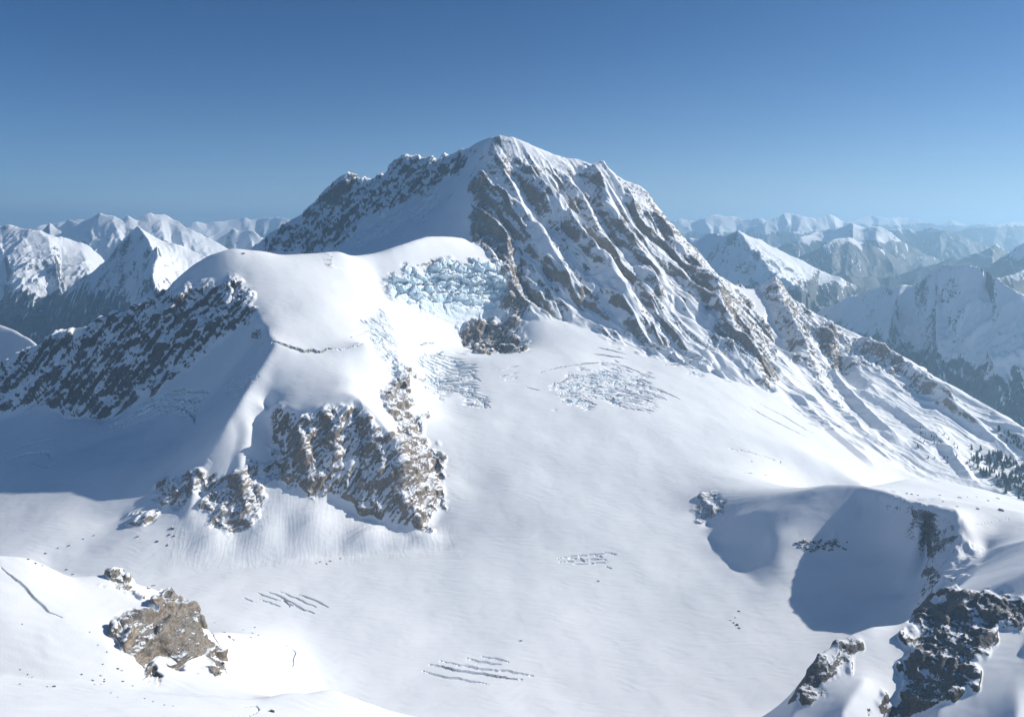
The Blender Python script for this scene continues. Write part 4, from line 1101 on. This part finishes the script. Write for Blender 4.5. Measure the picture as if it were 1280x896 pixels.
cluster([(25, 837, 2.4), (34, 843, 2.6), (40, 846, 2.4), (59, 858, 2.6), (102, 843, 3), (116, 850, 3), (118, 855, 2.6), (126, 855, 2.4), (130, 852, 3.2), (138, 866, 3), (146, 871, 2.6), (153, 852, 3.2), (165, 857, 2.6), (126, 845, 3), (131, 849, 3.4), (147, 836, 4.5), (151, 838, 3.4), (128, 830, 3), (133, 815, 2.6), (122, 806, 2.4), (112, 790, 2.4), (27, 780, 2.2), (180, 873, 2.8), (190, 877, 2.6), (205, 881, 2.4), (216, 882, 2.4)], 'dark stone scattered on the bright snow slope left of the tan outcrop', 'stones on the lower left slope')
cluster([(56, 692, 3), (72, 685, 3), (86, 682, 3.4), (104, 673, 3.2), (117, 669, 2.8), (172, 671, 3.6), (196, 677, 4), (216, 660, 5), (212, 668, 3.6), (209, 681, 3.2), (217, 670, 4)], 'dark stone along the low snow ridge left of the rock buttress', 'stones on the low ridge')
cluster([(191, 732, 4), (200, 741, 4), (208, 746, 4.5), (214, 750, 5), (83, 712, 3.4), (91, 718, 3.4), (35, 699, 4), (44, 704, 3.4), (52, 707, 3)], 'dark stone on the skyline crest of the lower left snow slope', 'stones on the crest')
cluster([(268, 778, 2.8), (303, 787, 2.6), (318, 784, 3), (315, 791, 3), (322, 794, 3), (313, 797, 2.8), (279, 790, 4), (286, 796, 5), (291, 800, 3.6), (324, 812, 2.6)], 'dark stone on the small curved snow spur behind the tan outcrop', 'stones on the snow spur')
cluster([(395, 704, 2.6), (400, 702, 2.6), (412, 701, 2.8), (425, 698, 2.4), (408, 705, 2.4)], 'tiny stone fallen on the snow at the foot of the white fans', 'stones below the fans')
rr = random.Random(12)
cluster([(1020 + rr.gauss(0, 14), 680 + rr.gauss(0, 4.5), rr.uniform(2.6, 5.5)) for _ in range(46)], 'dark boulder of the rubble patch in the shaded snow hollow at the right', 'boulders of the rubble patch')

# ------------------------------------------------------------------ conifers on the far end of the shoulder
def conifer_mesh(seed):
    r = random.Random(seed)
    bm = bmesh.new()
    hgt = 1.0
    n = 7
    tv = [bm.verts.new((math.cos(a) * .022, math.sin(a) * .022, 0)) for a in [k * 2 * math.pi / 5 for k in range(5)]]
    tp = bm.verts.new((0, 0, .6))
    for k in range(5): bm.faces.new((tv[k], tv[(k + 1) % 5], tp))
    tiers = 7
    for t in range(tiers):
        z0 = .10 + .86 * t / tiers
        rad = .21 * (1 - t / tiers) ** .8 + .02
        top = bm.verts.new((r.uniform(-.01, .01), r.uniform(-.01, .01), min(1.0, z0 + .28)))
        ring = []
        for k in range(2 * n):
            a = (k + r.uniform(-.3, .3)) * math.pi / n
            q = rad * (r.uniform(.9, 1.2) if k % 2 == 0 else r.uniform(.45, .6))
            ring.append(bm.verts.new((math.cos(a) * q, math.sin(a) * q, z0 + (r.uniform(-.03, .01) if k % 2 == 0 else .03))))
        for k in range(2 * n): bm.faces.new((ring[k], ring[(k + 1) % (2 * n)], top))
    me = bpy.data.meshes.new('conifer_tree'); bm.to_mesh(me); bm.free(); me.materials.append(M_con)
    return me
def con_mat():
    m = bpy.data.materials.new('dark_needles')
    t = NT(nodes_of(m)); geo = t.n('ShaderNodeNewGeometry')
    sep = t.n('ShaderNodeSeparateXYZ'); t.link(geo.outputs['Normal'], sep.inputs[0])
    n = t.noise(geo.outputs['Position'], .35, 4, .7)
    c = t.mix(n, (.018, .032, .026), (.045, .06, .045))
    c = t.mix(t.smooth(n, .60, .68), c, SNOW)
    bs = t.n('ShaderNodeBsdfPrincipled'); t.link(c, bs.inputs['Base Color']); bs.inputs['Roughness'].default_value = .8
    out = t.n('ShaderNodeOutputMaterial'); t.link(bs.outputs[0], out.inputs[0])
    return m
M_con = con_mat()
cons = [conifer_mesh(k) for k in range(5)]
def stand(poly, count, label, group, h0, h1, seed):
    r = random.Random(seed); k = 0; tries = 0
    us = [p[0] for p in poly]; vs = [p[1] for p in poly]
    while k < count and tries < 20000:
        tries += 1
        u = r.uniform(min(us), max(us)); v = r.uniform(min(vs), max(vs))
        if not poly_mask(np.array([u]), np.array([v]), poly)[0]: continue
        if gnoise(np.array([u / 13.0]), np.array([v / 13.0]), 9)[0] < r.uniform(-.45, .1): continue
        x, y, z = pick(u, v)
        o = bpy.data.objects.new('conifer_tree', r.choice(cons)); scene.collection.objects.link(o)
        h = r.uniform(h0, h1)
        o.location = (float(x), float(y), float(z) - .5); o.scale = (h * r.uniform(.85, 1.15), h, h); o.rotation_euler = (0, 0, r.uniform(0, 6.28))
        tag(o, label, 'tree', None, group)
        k += 1
stand([(1212, 556), (1240, 566), (1290, 586), (1290, 630), (1262, 620), (1240, 609), (1226, 594), (1218, 580)], 190,
      'dark conifer in the dense stand below the right end of the snowy shoulder', 'conifers of the dense stand', 20, 34, 3)
stand([(1245, 535), (1290, 556), (1290, 572), (1252, 550)], 45,
      'dark conifer in the upper strip near the skyline at the right edge', 'conifers of the upper strip', 16, 26, 5)
stand([(1150, 535), (1215, 552), (1218, 590), (1170, 580), (1140, 560)], 40,
      'small scattered conifer on the gullied snow left of the dense stand', 'scattered conifers on the shoulder', 9, 17, 7)
